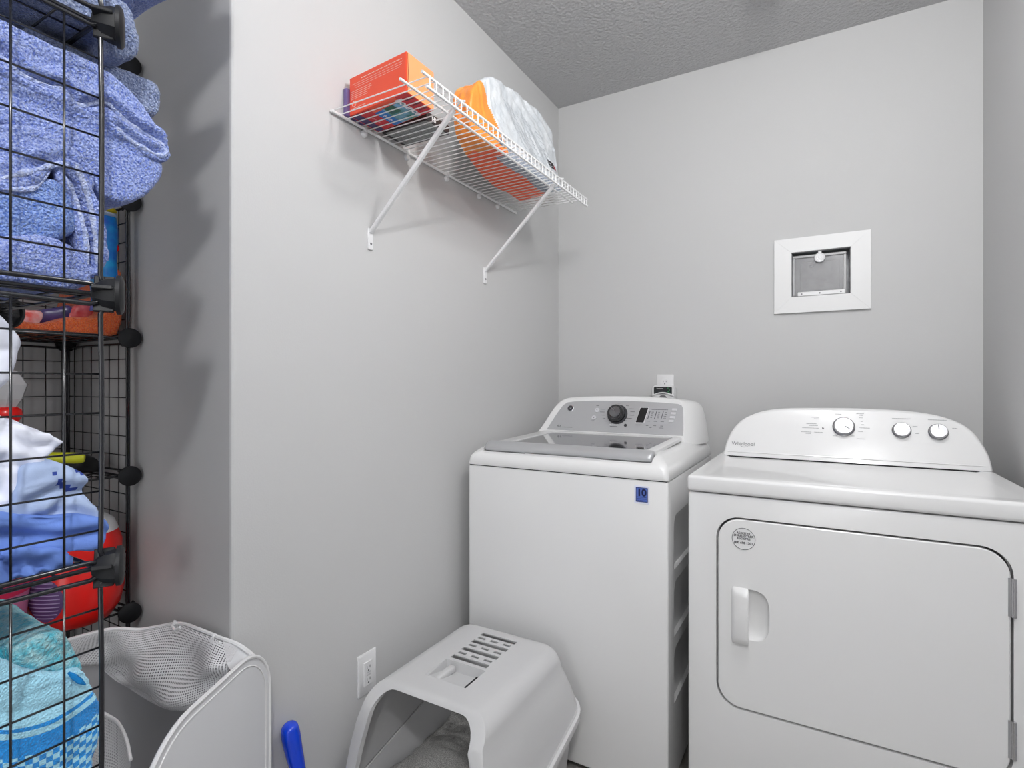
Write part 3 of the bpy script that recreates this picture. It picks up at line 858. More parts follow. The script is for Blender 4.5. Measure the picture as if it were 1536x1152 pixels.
for y in (1.106, 1.285, 1.49, 1.69, 1.823):
    c = merge(lathe([(0.010, 0), (0.010, 0.006), (0.007, 0.010), (0.001, 0.011)], (XL, y, SZ - 0.016), (1, 0, 0), 16), box(XL, XL + 0.014, y - 0.005, y + 0.005, SZ - 0.012, SZ + 0.006, 0.002, 1))
    obj('wall_clip', c, PLASTICW, sh, 40)
for y in (1.13, 1.733):
    fb = bmesh.new()
    P0 = Vector((XL + 0.006, y, 1.628)); P1 = Vector((-0.822, y, SZ - 0.012))
    d = (P1 - P0).normalized(); nn = Vector((-d.z, 0, d.x))
    hw = 0.007
    sec = [(-hw, -0.0045), (-hw, 0.002), (-hw * 0.6, 0.0045), (hw * 0.6, 0.0045), (hw, 0.002), (hw, -0.0045)]
    br = loft([[p + Vector((0, a, 0)) - nn * b_ for a, b_ in sec] for p in (P0, P0 + d * 0.02, P1 - d * 0.02, P1)])
    brace = obj('diagonal_brace', br, PLASTICW, sh, 40)
    fo_ = loft([[(XL + dd, y + a, z) for a, z in rrect(-0.009, 0.009, 1.578, 1.640, 0.004, 3)] for dd in (0.0002, 0.006)])
    bmesh.ops.bevel(fo_, geom=[e for e in fo_.edges if all(v.co.x > XL + 0.005 for v in e.verts)], offset=0.0012, segments=1, affect='EDGES')
    foot = obj('brace_foot', fo_, PLASTICW, sh, 40)
    obj('screw', lathe([(0.0038, 0), (0.0032, 0.0012)], (XL + 0.006, y, 1.595), (1, 0, 0), 12), mat('screw_grey', (130, 130, 132), 0.4, 0.5), foot)
    # hook under the front rail
    obj('brace_hook', tube([(-0.826, y, SZ - 0.014), (-0.812, y, SZ - 0.004), (-0.800, y, SZ + 0.006), (-0.788, y, SZ + 0.002)], 0.0028, 8), PLASTICW, sh, True)

# ---- orange box of dryer sheets
BZ = SZ + 0.002
OX0, OX1, OY0, OY1, OZ1 = -1.102, -0.888, 1.022, 1.130, BZ + 0.101
ORB = mat('orange_red_card', (240, 84, 52), 0.45)
ORE = mat('pale_orange_card', (250, 160, 105), 0.45)
ob1 = thing('cardboard_box', ((OX0 + OX1) / 2, (OY0 + OY1) / 2, BZ), 'orange-red printed cardboard box standing at the left end of the wire shelf', 'box')
def qd(name, ps, m, parent, t=0.0006, nrm=None):
    """thin printed patch on a face, ps = corner points, raised a hair along nrm"""
    n = Vector(nrm)
    return obj(name, loft([[Vector(p) for p in ps], [Vector(p) + n * t for p in ps]]), m, parent)
SK = 0.018   # the box stands slightly askew
def BXp(fx, fy, fz):
    """box fractions: fx 0 wall..1 front, fy 0 left..1 right"""
    x = OX0 + (OX1 - OX0) * fx
    return Vector((x, OY0 + (OY1 - OY0) * fy + SK * (1 - fx), BZ + (OZ1 - BZ) * fz))
cb = loft([[BXp(0, 0, 0), BXp(1, 0, 0), BXp(1, 1, 0), BXp(0, 1, 0)], [BXp(0, 0, 1), BXp(1, 0, 1), BXp(1, 1, 1), BXp(0, 1, 1)]])
bmesh.ops.bevel(cb, geom=cb.edges[:], offset=0.0012, segments=2, affect='EDGES')
body = obj('carton', cb, ORB, ob1)
FN = (0, -1, 0); RN = (1, 0, 0); BN = (0, 0, -1)
qd('end_panel', [BXp(1, 0.03, 0.01), BXp(1, 0.99, 0.01), BXp(1, 0.99, 0.99), BXp(1, 0.03, 0.99)], ORE, ob1, 0.0008, RN)
obj('end_flap_edge', tube([BXp(1, 0.035, 0.02) + Vector((0.001, 0, 0)), BXp(1, 0.05, 0.5) + Vector((0.002, 0, 0)), BXp(1, 0.035, 0.97) + Vector((0.001, 0, 0))], 0.0007, 5), mat('brown_card_edge', (120, 50, 30), 0.8), ob1)
WH = mat('white_print', (250, 225, 215), 0.6)
bm = bmesh.new()
rnd = random.Random(2)
for k, (z, xa, xb, h) in enumerate([(0.86, 0.22, 0.93, 0.016), (0.79, 0.05, 0.95, 0.008), (0.735, 0.1, 0.93, 0.008), (0.68, 0.12, 0.90, 0.008), (0.60, 0.03, 0.40, 0.01), (0.55, 0.03, 0.42, 0.01), (0.50, 0.03, 0.38, 0.01), (0.45, 0.03, 0.34, 0.01), (0.40, 0.03, 0.34, 0.01), (0.15, 0.04, 0.30, 0.012)]):
    x = xa
    while x < xb:
        w_ = rnd.uniform(0.01, 0.035)
        vs = [bm.verts.new(BXp(a, 0, c) + Vector((0, -0.0006, 0))) for a, c in ((x, z), (min(x + w_, xb), z), (min(x + w_, xb), z + h), (x, z + h))]
        bm.faces.new(vs)
        x += w_ + 0.006
solidify(bm, 0.0002)
obj('side_print', bm, WH, ob1)['kind'] = 'stuff'
obj('round_seal_print', tube([BXp(0.09, 0, 0.27) + Vector((0.007 * math.cos(a), -0.0006, 0.007 * math.sin(a))) for a in [2 * math.pi * k / 16 for k in range(16)]], 0.0007, 5, True), WH, ob1)
# printed underside
def under(name, x0, x1, y0, y1, m, t):
    qd(name, [BXp(x0, y0, 0), BXp(x1, y0, 0), BXp(x1, y1, 0), BXp(x0, y1, 0)], m, ob1, t, BN)
under('purple_band', 0.02, 0.14, 0.03, 0.97, mat('print_purple', (74, 52, 104), 0.5), 0.0004)
under('red_band', 0.14, 0.33, 0.03, 0.97, mat('print_red', (206, 34, 48), 0.5), 0.0004)
under('blue_band', 0.33, 0.47, 0.25, 0.97, mat('print_blue', (30, 120, 200), 0.5), 0.0004)
under('sky_picture', 0.47, 0.80, 0.22, 0.97, mat('print_sky', (130, 180, 220), 0.5, mottled=(30, (60, 130, 110))), 0.0004)
under('leaf_picture', 0.50, 0.66, 0.22, 0.55, mat('print_green', (40, 110, 70), 0.5, mottled=(60, (30, 80, 90))), 0.0006)
under('red_front_band', 0.80, 0.99, 0.02, 0.98, mat('print_red', (206, 34, 48), 0.5), 0.0004)
for y in (0.24, 0.49, 0.74):
    under('dark_gap_print', 0.86, 0.99, y, y + 0.05, mat('print_dark_red', (110, 14, 40), 0.5), 0.0006)
text('brand_lettering', 'bounce', 0.030, BXp(0.80, 0.52, 0) + Vector((0, 0, -0.001)), (0, 1, 0), (1, 0, 0), mat('print_white', (248, 240, 248), 0.5), ob1, 0.0003, bold=0.0008)
text('band_lettering', 'fresh', 0.016, BXp(0.395, 0.6, 0) + Vector((0, 0, -0.001)), (0, 1, 0), (1, 0, 0), mat('print_white', (248, 240, 248), 0.5), ob1, 0.0003)
text('small_lettering', 'sheets', 0.012, BXp(0.23, 0.5, 0) + Vector((0, 0, -0.001)), (0, 1, 0), (1, 0, 0), mat('print_pink', (250, 150, 160), 0.5), ob1, 0.0003)

# ---- thin purple packet beside it
tag(obj('folded_packet', box(XL + 0.002, XL + 0.016, 1.030, 1.098, BZ, BZ + 0.074, 0.003, 2), mat('purple_film', (112, 96, 150), 0.4), None), 'thin purple packet leaning on the wall behind the orange box', 'packet')

# ---- flat grey box
fb_ = thing('flat_box', (-1.03, 1.20, BZ), 'flat black box with a grey printed label, lying beside the orange box', 'box')
obj('carton', box(-1.100, -0.935, 1.160, 1.262, BZ + 0.0012, BZ + 0.026, 0.002, 2), mat('black_card', (42, 42, 44), 0.4), fb_)
obj('label', box(-1.088, -0.938, 1.163, 1.248, BZ + 0.0004, BZ + 0.0012), mat('label_grey', (150, 152, 150), 0.6), fb_)
bm = bmesh.new(); rnd = random.Random(5)
for k in range(9):
    y = 1.182 + k * 0.0066
    x = -1.08
    while x < -0.95:
        w_ = rnd.uniform(0.003, 0.009)
        vs = [bm.verts.new((a, b_, BZ + 0.0003)) for a, b_ in ((x, y), (x + w_, y), (x + w_, y + 0.003), (x, y + 0.003))]
        bm.faces.new(vs); x += w_ + 0.0016
solidify(bm, 0.0001)
obj('label_print', bm, PRINTG, fb_)['kind'] = 'stuff'
text('side_lettering', 'HI', 0.018, (-0.9345, 1.19, BZ + 0.013), (0, 1, 0), (0, 0, 1), WHITEWIRE, fb_, 0.0004, bold=0.0008)

# ---- large soft bag
bag = thing('paper_sack', (-0.97, 1.66, BZ), 'big orange and white sack slumped against the wall on the wire shelf', 'sack')
bo = [(1.283, 1.975), (1.287, 2.03), (1.325, 2.08), (1.395, 2.130), (1.475, 2.160), (1.58, 2.180), (1.74, 2.186), (1.835, 2.168), (1.868, 2.10), (1.885, 2.0), (1.883, 1.93), (1.80, 1.918), (1.60, 1.918), (1.42, 1.918), (1.31, 1.926)]
def bagshape(c):
    x, y, z = c
    k = max(0.0, min(1.0, (y - 1.28) / 0.33))
    t_ = (z - 1.92) / 0.28
    x = (-0.905 - 0.045 * k) + (x + 0.945) * (0.38 + 0.62 * k) - 0.035 * t_ * k
    return (max(x, XL + 0.004), y, max(z, BZ))
def bagpick(c, n):
    edge = 1.375 + (2.05 - c.z) * 0.95             # orange end gives way to white along a slanting seam
    if n.z < -0.5 or c.z < 1.928:
        if c.y > 1.47 and c.x > -0.905 - 0.02 * (c.y - 1.5):
            return 4
        return 2 if c.y > 1.40 else 0
    if c.y < edge:
        return 3 if (c.z > 2.06 and c.x < -0.925) else 0
    if c.z < 1.955 and c.x > -0.95:
        return 4
    if c.y < 1.50 and c.z > 2.13 and c.x < -0.93:
        return 3
    return 1
OB = mat('sack_orange', (250, 150, 60), 0.4, bump=(26, 0.5, 0.012))
WB = mat('sack_white', (226, 229, 232), 0.35, bump=(18, 0.8, 0.014), mottled=(20, (205, 210, 215)))
RB = mat('sack_red_orange', (244, 98, 48), 0.4, bump=(26, 0.5, 0.01))
YB_ = mat('sack_yellow_orange', (252, 180, 90), 0.4)
GB = mat('sack_label_strip', (178, 186, 198), 0.4, mottled=(160, (130, 138, 152)))
blob('sack_body', bo, -1.035, -0.855, [OB, WB, RB, YB_, GB], bag, voxel=0.005, smooth=26, lumps=((0.12, 0.010), (0.05, 0.005), (0.022, 0.002)), pick=bagpick, shape=bagshape,
     creases=(([(1.37, 2.12), (1.38, 2.04), (1.45, 1.97)], 0.006, 0.005), ([(1.32, 2.07), (1.34, 2.0), (1.36, 1.94)], 0.005, 0.005), ([(1.55, 2.15), (1.68, 2.09), (1.80, 2.0)], 0.004, 0.008), ([(1.62, 2.19), (1.70, 2.14), (1.84, 2.08)], 0.004, 0.007)))
# red and black label near the far end, sitting on the front of the sack
def onbag(y, z, d=0.0):
    t_ = (z - 1.92) / 0.28
    return Vector((-0.862 - 0.06 * t_ * t_ + d, y, z))

from mathutils.bvhtree import BVHTree
def surf(o, y, z, x_from=0.0):
    me = o.data
    off = o.parent.location if o.parent else Vector((0, 0, 0))
    if 'bvh' not in surf.__dict__ or surf.key != o.name:
        surf.bvh = BVHTree.FromPolygons([v.co + off for v in me.vertices], [tuple(p.vertices) for p in me.polygons]); surf.key = o.name
    h_ = surf.bvh.ray_cast(Vector((x_from, y, z)), Vector((-1, 0, 0)))
    return h_[0]
sbody = [c for c in bag.children][0]
for nm_, (yc, zc, hw_, hh_, m_) in (('dark_label', (1.80, 2.005, 0.030, 0.012, mat('label_black', (40, 34, 38), 0.5))), ('red_label', (1.825, 1.995, 0.014, 0.007, mat('label_red', (170, 40, 50), 0.5))), ('badge_print', (1.44, 1.948, 0.016, 0.010, mat('label_slate', (90, 110, 140), 0.5)))):
    g_ = []
    for i in range(7):
        g_.append([])
        for j in range(4):
            y_ = yc - hw_ + 2 * hw_ * i / 6; z_ = zc - hh_ + 2 * hh_ * j / 3 - 0.12 * (y_ - yc)
            q = surf(sbody, y_, z_)
            g_[-1].append((q if q is not None else Vector((-0.87, y_, z_))) + Vector((0.0015 if nm_ != 'red_label' else 0.0025, 0, 0)))
    obj(nm_, grid(g_), m_, bag)
bmp = bmesh.new(); rnd = random.Random(9)
for row in range(13):
    y_ = 1.46 + 0.012 * row; z_ = 2.10 - row * 0.011
    for k in range(9):
        y0_ = y_ + k * 0.032 + rnd.uniform(0, 0.006); L_ = rnd.uniform(0.012, 0.026)
        if y0_ + L_ > 1.86: continue
        q = [surf(sbody, a, b_) for a, b_ in ((y0_, z_), (y0_ + L_, z_ - L_ * 0.3), (y0_ + L_, z_ - L_ * 0.3 + 0.0025), (y0_, z_ + 0.0025))]
        if any(v is None for v in q): continue
        bmp.faces.new([bmp.verts.new(v + Vector((0.0012, 0, 0))) for v in q])
obj('sack_print', bmp, mat('sack_print_grey', (190, 196, 202), 0.5), bag)['kind'] = 'stuff'

# ================================================================== WIRE CUBE SHELVING
ZL = [0.292, 0.6305, 0.969, 1.3105, 1.649, 1.9875]
MOD = 0.3385
MODX = 0.345
_pm = {}
def panel_meshes(L):
    if L in _pm:
        return _pm[L]
    g = 0.011
    a, b_ = g, L - g
    fr_ = spline([(a + 0.012, 0, a), (b_ - 0.012, 0, a), (b_, 0, a + 0.012), (b_, 0, b_ - 0.012), (b_ - 0.012, 0, b_), (a + 0.012, 0, b_), (a, 0, b_ - 0.012), (a, 0, a + 0.012)], 3, True)
    fb = tube(fr_, 0.0030, 8, True)
    f = bpy.data.meshes.new('frame'); fb.to_mesh(f); fb.free(); f.materials.append(BLACKWIRE)
    for p in f.polygons: p.use_smooth = True
    wb = tube([(0, 0, a), (0, 0, b_)], 0.00135, 6)
    w_ = bpy.data.meshes.new('wire'); wb.to_mesh(w_); wb.free(); w_.materials.append(BLACKWIRE)
    for p in w_.polygons: p.use_smooth = True
    _pm[L] = (f, w_)
    return _pm[L]
def wire_panel(parent, origin, eu, ev, name='grid_panel'):
    """square wire panel spanned by unit vectors eu, ev from origin (world)"""
    f, w_ = panel_meshes(MOD)
    U = Vector(eu); V = Vector(ev); N_ = U.cross(V)
    M = Matrix(((U.x, N_.x, V.x, 0), (U.y, N_.y, V.y, 0), (U.z, N_.z, V.z, 0), (0, 0, 0, 1)))
    p = bpy.data.objects.new(name, f); COL.objects.link(p); p.parent = parent
    p.matrix_local = Matrix.Translation(Vector(origin) - parent.location) @ M
    for i in range(1, 7):
        s_ = i * MOD / 7
        a = bpy.data.objects.new('wire', w_); COL.objects.link(a); a.parent = p; a.location = (s_, 0.0012, 0)
        b_ = bpy.data.objects.new('wire', w_); COL.objects.link(b_); b_.parent = p
        b_.matrix_local = Matrix.Translation((0, -0.0012, s_)) @ Matrix.Rotation(math.pi / 2, 4, 'Y')
    return p
CONN = mat('connector_plastic', (26, 27, 30), 0.55, spec=0.3)
_cm = None
def connector(parent, x, y, z, facing):
    global _cm
    if _cm is None:
        bm_ = merge(lathe([(0.001, -0.020), (0.010, -0.018), (0.0185, -0.008), (0.0215, 0.002), (0.0215, 0.006)], (0, 0, 0), (0, 0, 1), 8),
                    lathe([(0.0215, 0.006), (0.0245, 0.0065), (0.0245, 0.011), (0.021, 0.0135), (0.001, 0.0145)], (0, 0, 0), (0, 0, 1), 32))
        for k in range(4):
            c = box(-0.0025, 0.0025, 0.0, 0.0235, -0.017, 0.004, 0.0008, 1)
            bmesh.ops.rotate(c, verts=c.verts, matrix=Matrix.Rotation(math.pi / 4 + k * math.pi / 2, 3, 'Z'))
            bm_ = merge(bm_, c)
        _cm = bpy.data.meshes.new('connector'); bm_.to_mesh(_cm); bm_.free(); _cm.materials.append(CONN)
        for p in _cm.polygons: p.use_smooth = True
        _cm.set_sharp_from_angle(angle=math.radians(35))
    o = bpy.data.objects.new('connector', _cm); COL.objects.link(o); o.parent = parent
    q = Vector((0, 0, 1)).rotation_difference(Vector(facing).normalized())
    o.matrix_local = Matrix.Translation(Vector((x, y, z)) - parent.location) @ q.to_matrix().to_4x4()
    return o
EX, EY, EZ = (1, 0, 0), (0, 1, 0), (0, 0, 1)
NX, NY = -0.775, 0.336      # near unit: right front post
nu = thing('wire_cube_shelf', (NX - MOD / 2, NY - MOD / 2, 0), 'black wire cube shelf closest to the viewer, holding the blue towels', 'wire shelf unit')
levN = ZL
for i, z in enumerate(ZL[:-1]):
    wire_panel(nu, (NX, NY - MOD, z + 0.0), EY, EZ)                 # side facing the viewer
for z in ZL:
    wire_panel(nu, (NX - MOD, NY - MOD, z), EX, EY, 'shelf_panel')
    for yy, fy in ((NY, 0.8), (NY - MOD, -0.8)):
        connector(nu, NX, yy, z, (0.45, fy, 0))
        connector(nu, NX - MOD, yy, z, (-0.45, fy, 0))
for yy in (NY, NY - MOD):
    for xx in (NX, NX - MOD):
        obj('post', tube([(xx, yy, 0.0), (xx, yy, ZL[0])], 0.0036, 8), BLACKWIRE, nu, True)
FX, FY = -1.494, 0.688      # far unit
fu = thing('wire_cube_shelf', (FX - MOD / 2, FY - MOD / 2, 0), 'black wire cube shelf against the far alcove corner, holding the orange towel and red jug', 'wire shelf unit')
for z in ZL[:-1]:
    wire_panel(fu, (FX - MOD, FY, z), EX, EZ)
    wire_panel(fu, (FX - MOD, FY - MOD, z), EY, EZ)
    wire_panel(fu, (FX - MOD, FY - 2 * MOD, z), EY, EZ)
for z in ZL:
    wire_panel(fu, (FX - MOD, FY - MOD, z), EX, EY, 'shelf_panel')
    wire_panel(fu, (FX - MOD, FY - 2 * MOD, z), EX, EY, 'shelf_panel')
    for yy in (FY, FY - MOD, FY - 2 * MOD):
        connector(fu, FX, yy, z, (1, -0.25, 0))
        connector(fu, FX - MOD, yy, z, (-1, 0, 0) if yy != FY else (-0.7, 0.0, 0))
for yy in (FY, FY - MOD, FY - 2 * MOD):
    for xx in (FX, FX - MOD):
        obj('post', tube([(xx, yy, 0.0), (xx, yy, ZL[0])], 0.0036, 8), BLACKWIRE, fu, True)
        obj('post', tube([(xx, yy, ZL[0]), (xx, yy, ZL[-1])], 0.0026, 8), BLACKWIRE, fu, True)

# ================================================================== TOWELS ON THE NEAR SHELF
def towel(label, px, x, depth, m, creases=(), lumps=((0.07, 0.006), (0.02, 0.002), (0.006, 0.0012)), smooth=9, voxel=0.0045, group=None, cat='towel', name='folded_towel', zmin=None, pick=None, hems=(), zmax=9.0):
    out = [(y, min(z, zmax)) for y, z in pxo(px, x)]
    if callable(zmin):
        out = [(y, max(z, zmin(y))) for y, z in out]
    elif zmin is not None:
        out = [(y, max(z, zmin)) for y, z in out]
    shp = lambda c: (min(c[0], -0.781), c[1], min(zmax, max(c[2], zmin(c[1]) if callable(zmin) else (zmin if zmin is not None else -9))))
    o = blob(name, out, x - depth, x, m, None, voxel, smooth, lumps, [(pxo(l, x), d, w_) for l, d, w_ in creases], pick=pick, shape=shp)
    for hl in hems:
        pts = [surf(o, *onx(p.y, p.z, x)[1:]) for p in spline([(0, a, b_) for a, b_ in hl], 8)]
        pts = [p + Vector((0.0005, 0, 0)) for p in pts if p is not None and p.x > x - 0.06]
        if len(pts) > 3:
            for _ in range(2):
                pts = [pts[0]] + [(pts[i - 1] + pts[i] * 2 + pts[i + 1]) / 4 for i in range(1, len(pts) - 1)] + [pts[-1]]
            hm_ = obj('hem', tube(pts, [max(0.0008, (0.0030 + 0.0018 * noise.noise(p * 90)) * min(1, (0.25 + min(i_, len(pts) - 1 - i_) / 5))) for i_, p in enumerate(pts)], 8), HEM, o, True)
    return tag(o, label, cat, group)
TG = 'blue bath towels piled on the near wire shelf'
ZT = ZL[3] + 0.0045
towel('blue towel at the very bottom of the near shelf pile, folded flat', [(-70, 352), (0, 356), (60, 352), (105, 365), (130, 388), (138, 410), (132, 428), (100, 436), (0, 440), (-70, 440)], -0.797, 0.25, BLUET, [([(-60, 398), (0, 402), (60, 418), (120, 428)], 0.004, 0.005)], group=TG, zmin=ZT)
towel('blue towel with hanging folded edge along the near post', [(84, 232), (116, 240), (136, 275), (149, 325), (156, 375), (154, 402), (144, 416), (132, 410), (124, 385), (114, 335), (102, 292), (84, 262)], -0.800, 0.27, BLUET, [([(106, 262), (124, 300), (136, 350), (142, 400)], 0.009, 0.005)], hems=([(108, 246), (130, 290), (143, 350), (147, 398)], [(98, 262), (116, 300), (128, 350), (134, 396)]), group=TG, zmin=ZT, voxel=0.0035, smooth=6)
towel('mid blue rounded towel roll in the middle of the near pile', [(-70, 262), (0, 258), (60, 262), (100, 272), (124, 300), (128, 325), (112, 348), (80, 360), (30, 362), (-70, 352)], -0.802, 0.25, BLUET2, group=TG, smooth=12)
towel('blue towel with a pale turned flap above the rounded roll', [(-70, 178), (0, 180), (60, 192), (110, 218), (138, 248), (146, 285), (132, 292), (112, 268), (92, 250), (74, 262), (58, 282), (20, 290), (-70, 280)], -0.797, 0.26, BLUET, [([(-60, 258), (0, 258), (50, 250), (95, 240), (130, 268)], 0.005, 0.005), ([(-60, 228), (0, 232), (60, 246)], 0.004, 0.006)], hems=([(2, 268), (50, 256), (92, 246), (120, 256), (134, 276)], [(76, 258), (62, 276), (40, 284), (4, 284)]), group=TG)
towel('thick blue towel jutting right past the post below the widest one', [(-70, 102), (0, 106), (60, 138), (110, 150), (165, 184), (212, 212), (242, 234), (248, 262), (228, 288), (196, 303), (166, 302), (146, 286), (118, 244), (70, 208), (0, 186), (-70, 182)], -0.802, 0.27, BLUET, [([(0, 130), (60, 160), (120, 188), (180, 215)], 0.004, 0.007)], group=TG, smooth=12)
towel('widest blue towel with its doubled hem curling out at the right tip', [(-70, 22), (0, 26), (50, 52), (110, 80), (165, 112), (212, 152), (242, 196), (257, 226), (252, 241), (230, 238), (196, 214), (165, 192), (140, 168), (100, 156), (60, 138), (0, 108), (-70, 96)], -0.796, 0.27, BLUET, [([(-60, 62), (0, 72), (32, 108), (75, 126), (98, 132), (122, 156), (160, 156), (192, 182), (238, 208), (252, 226)], 0.009, 0.0045), ([(178, 190), (205, 212), (240, 228)], 0.006, 0.004)], hems=([(4, 84), (32, 110), (75, 128), (98, 134), (120, 157), (158, 152), (190, 180), (234, 206), (249, 220), (247, 232), (230, 229), (192, 206), (174, 190)],), group=TG, smooth=6, voxel=0.0038)
towel('grey blue towel poking out behind the widest one', [(40, 28), (80, 40), (130, 60), (175, 80), (210, 100), (236, 128), (243, 158), (230, 175), (190, 150), (140, 118), (90, 84), (50, 60)], -0.850, 0.22, BLUEG, group=TG, zmax=1.642)
towel('dusty blue towel drooping over the right end of the top wire panel, behind its connector', [(-70, -70), (60, -50), (150, -20), (190, 5), (200, 24), (209, 55), (206, 76), (194, 86), (176, 84), (164, 70), (150, 48), (100, 30), (0, 14), (-70, 4)], -0.806, 0.25, BLUEG, [([(150, 0), (175, 30), (190, 70)], 0.005, 0.004)], zmin=lambda y: 1.6535 - 0.07 * min(1.0, max(0.0, (y - 0.345) / 0.012)))
ZT2 = ZL[4] + 0.0045
towel('blue towel on the topmost wire panel, cut off by the picture edge', [(-70, -130), (60, -120), (150, -95), (195, -60), (216, -28), (212, 2), (190, 14), (150, 12), (60, 0), (-70, -20)], -0.845, 0.24, BLUET, group=TG, zmin=ZT2)

for k_, (ya, za, zb, lab) in enumerate(((0.43, 1.735, 1.80, 'second blue towel from the bottom on the topmost wire panel, added to shade the alcove'), (0.40, 1.80, 1.865, 'third blue towel from the bottom on the topmost wire panel, added to shade the alcove'), (0.45, 1.865, 1.93, 'upper blue towel stacked on the topmost wire panel, added to shade the alcove'), (0.47, 1.995, 2.10, 'lower unseen blanket added on top of the near wire cubes to shade the alcove'), (0.43, 2.10, 2.22, 'upper unseen blanket added on top of the near wire cubes to shade the alcove'))):  # stack mostly above the view, added to cast the alcove wall's shadow
    o = blob('folded_towel', [(0.03, za), (0.25, za + 0.004), (ya - 0.03, za + 0.006), (ya, za + 0.03), (ya - 0.02, zb - 0.004), (0.3, zb), (0.03, zb)], -1.07, -0.80, BLUET, None, 0.008, 6, ((0.07, 0.006),))
    tag(o, lab, 'towel' if zb < 1.95 else 'blanket', TG if zb < 1.95 else None)
    if zb > 1.95: o.name = 'added_shade_blanket'
# ================================================================== CLOTHES ON THE NEAR SHELF
CL = ((0.09, 0.010), (0.035, 0.006), (0.015, 0.0015))
ZC = ZL[2] + 0.0045
def cloth(label, px, x, depth, m, creases, name='folded_shirt', **k):
    return towel(label, px, x, depth, m, creases, lumps=CL, smooth=5, voxel=0.0045, cat='clothing', name=name, **k)
cloth('crumpled white cotton sheet spilling from the left of the near shelf', [(-70, 462), (0, 474), (28, 498), (35, 512), (26, 530), (14, 552), (2, 570), (-6, 600), (4, 632), (30, 640), (60, 648), (92, 662), (86, 672), (62, 690), (52, 712), (54, 745), (50, 772), (0, 782), (-70, 782)], -0.83, 0.2, WHITEC, [([(10, 640), (40, 668), (80, 668)], 0.006, 0.005), ([(2, 690), (30, 700), (50, 735)], 0.007, 0.006), ([(0, 650), (6, 690), (0, 740)], 0.006, 0.005)], name='cotton_sheet')
cloth('pale grey blue shirt with navy print lying over the blue ones', [(40, 706), (75, 697), (108, 702), (128, 718), (134, 742), (146, 772), (156, 790), (140, 800), (80, 792), (0, 786), (-70, 780), (-70, 762), (20, 762)], -0.812, 0.2, [GREYBLUEC, NAVYC], [([(44, 752), (75, 738), (98, 730)], 0.008, 0.005), ([(85, 762), (110, 740), (130, 735)], 0.006, 0.005), ([(60, 775), (110, 765), (140, 778)], 0.004, 0.004)],
      pick=lambda c, n: 1 if (noise.noise(Vector((c.y * 60, c.z * 60, 3))) > 0.12 and 1.062 < c.z < 1.092 and 0.285 < c.y < 0.325) else 0)
cloth('periwinkle shirt folded double in the middle of the clothes', [(-70, 770), (0, 772), (60, 770), (120, 774), (158, 786), (163, 800), (154, 818), (120, 828), (60, 838), (0, 838), (-70, 830)], -0.800, 0.22, BLUEC, [([(-40, 800), (20, 802), (80, 806), (150, 798)], 0.008, 0.005)])
cloth('crumpled periwinkle shirt at the bottom, bulging onto the wire panel', [(-70, 824), (0, 828), (60, 822), (100, 822), (112, 836), (104, 858), (80, 872), (62, 886), (38, 898), (0, 912), (-70, 925)], -0.795, 0.23, BLUEC, [([(0, 835), (20, 850), (30, 880)], 0.010, 0.006), ([(30, 842), (60, 850), (72, 870)], 0.008, 0.005), ([(70, 838), (84, 852), (100, 855)], 0.006, 0.004)], zmin=ZC)

# ================================================================== CYAN TOWELS, LOWER NEAR SHELF
ZK = ZL[1] + 0.0045
towel('turquoise terry cloth folded on top of the patterned cyan towel', [(14, 992), (30, 972), (62, 954), (92, 948), (108, 962), (120, 985), (130, 1005), (112, 1012), (70, 1010), (30, 1004)], -0.812, 0.2, CYANT, cat='towel', name='hand_towel', smooth=7)
towel('teal folded cloth at the left edge beside the turquoise one', [(-70, 975), (0, 972), (14, 980), (20, 990), (12, 1000), (0, 1004), (-70, 1006)], -0.815, 0.2, mat('teal_terry', (40, 165, 190), **TERRY), cat='towel', name='hand_towel', smooth=7)
tb = bpy.data.materials.new('patterned_cyan_towel'); tb.use_nodes = True
nt = tb.node_tree; bs = nt.nodes['Principled BSDF']; bs.inputs['Roughness'].default_value = 0.95; bs.inputs['Sheen Weight'].default_value = 0.3
tcn = nt.nodes.new('ShaderNodeTexCoord'); sx = nt.nodes.new('ShaderNodeSeparateXYZ'); nt.links.new(tcn.outputs['Object'], sx.inputs[0])
def mth(op, a, b_=None):
    n_ = nt.nodes.new('ShaderNodeMath'); n_.operation = op
    for i, v in enumerate((a, b_)):
        if v is None: continue
        if isinstance(v, (int, float)): n_.inputs[i].default_value = v
        else: nt.links.new(v, n_.inputs[i])
    return n_.outputs[0]
# woven bands dip towards the left and rise to the right
h = mth('SUBTRACT', sx.outputs['Z'], mth('MULTIPLY', mth('POWER', mth('SUBTRACT', sx.outputs['Y'], 0.285), 2.0), 6.0))
rp = nt.nodes.new('ShaderNodeValToRGB'); rp.color_ramp.interpolation = 'CONSTANT'
mr = nt.nodes.new('ShaderNodeMapRange'); mr.inputs['From Min'].default_value = 0.60; mr.inputs['From Max'].default_value = 0.90
nt.links.new(h, mr.inputs['Value']); nt.links.new(mr.outputs[0], rp.inputs['Fac'])
LC = (lin(165), lin(222), lin(246), 1); BC = (lin(20), lin(140), lin(222), 1)
els = rp.color_ramp.elements
els[0].position = 0; els[0].color = BC; els[1].position = 0.10; els[1].color = BC
for pos, c in ((0.50, BC), (0.615, LC), (0.640, BC), (0.655, LC)):
    e = els.new(pos); e.color = c
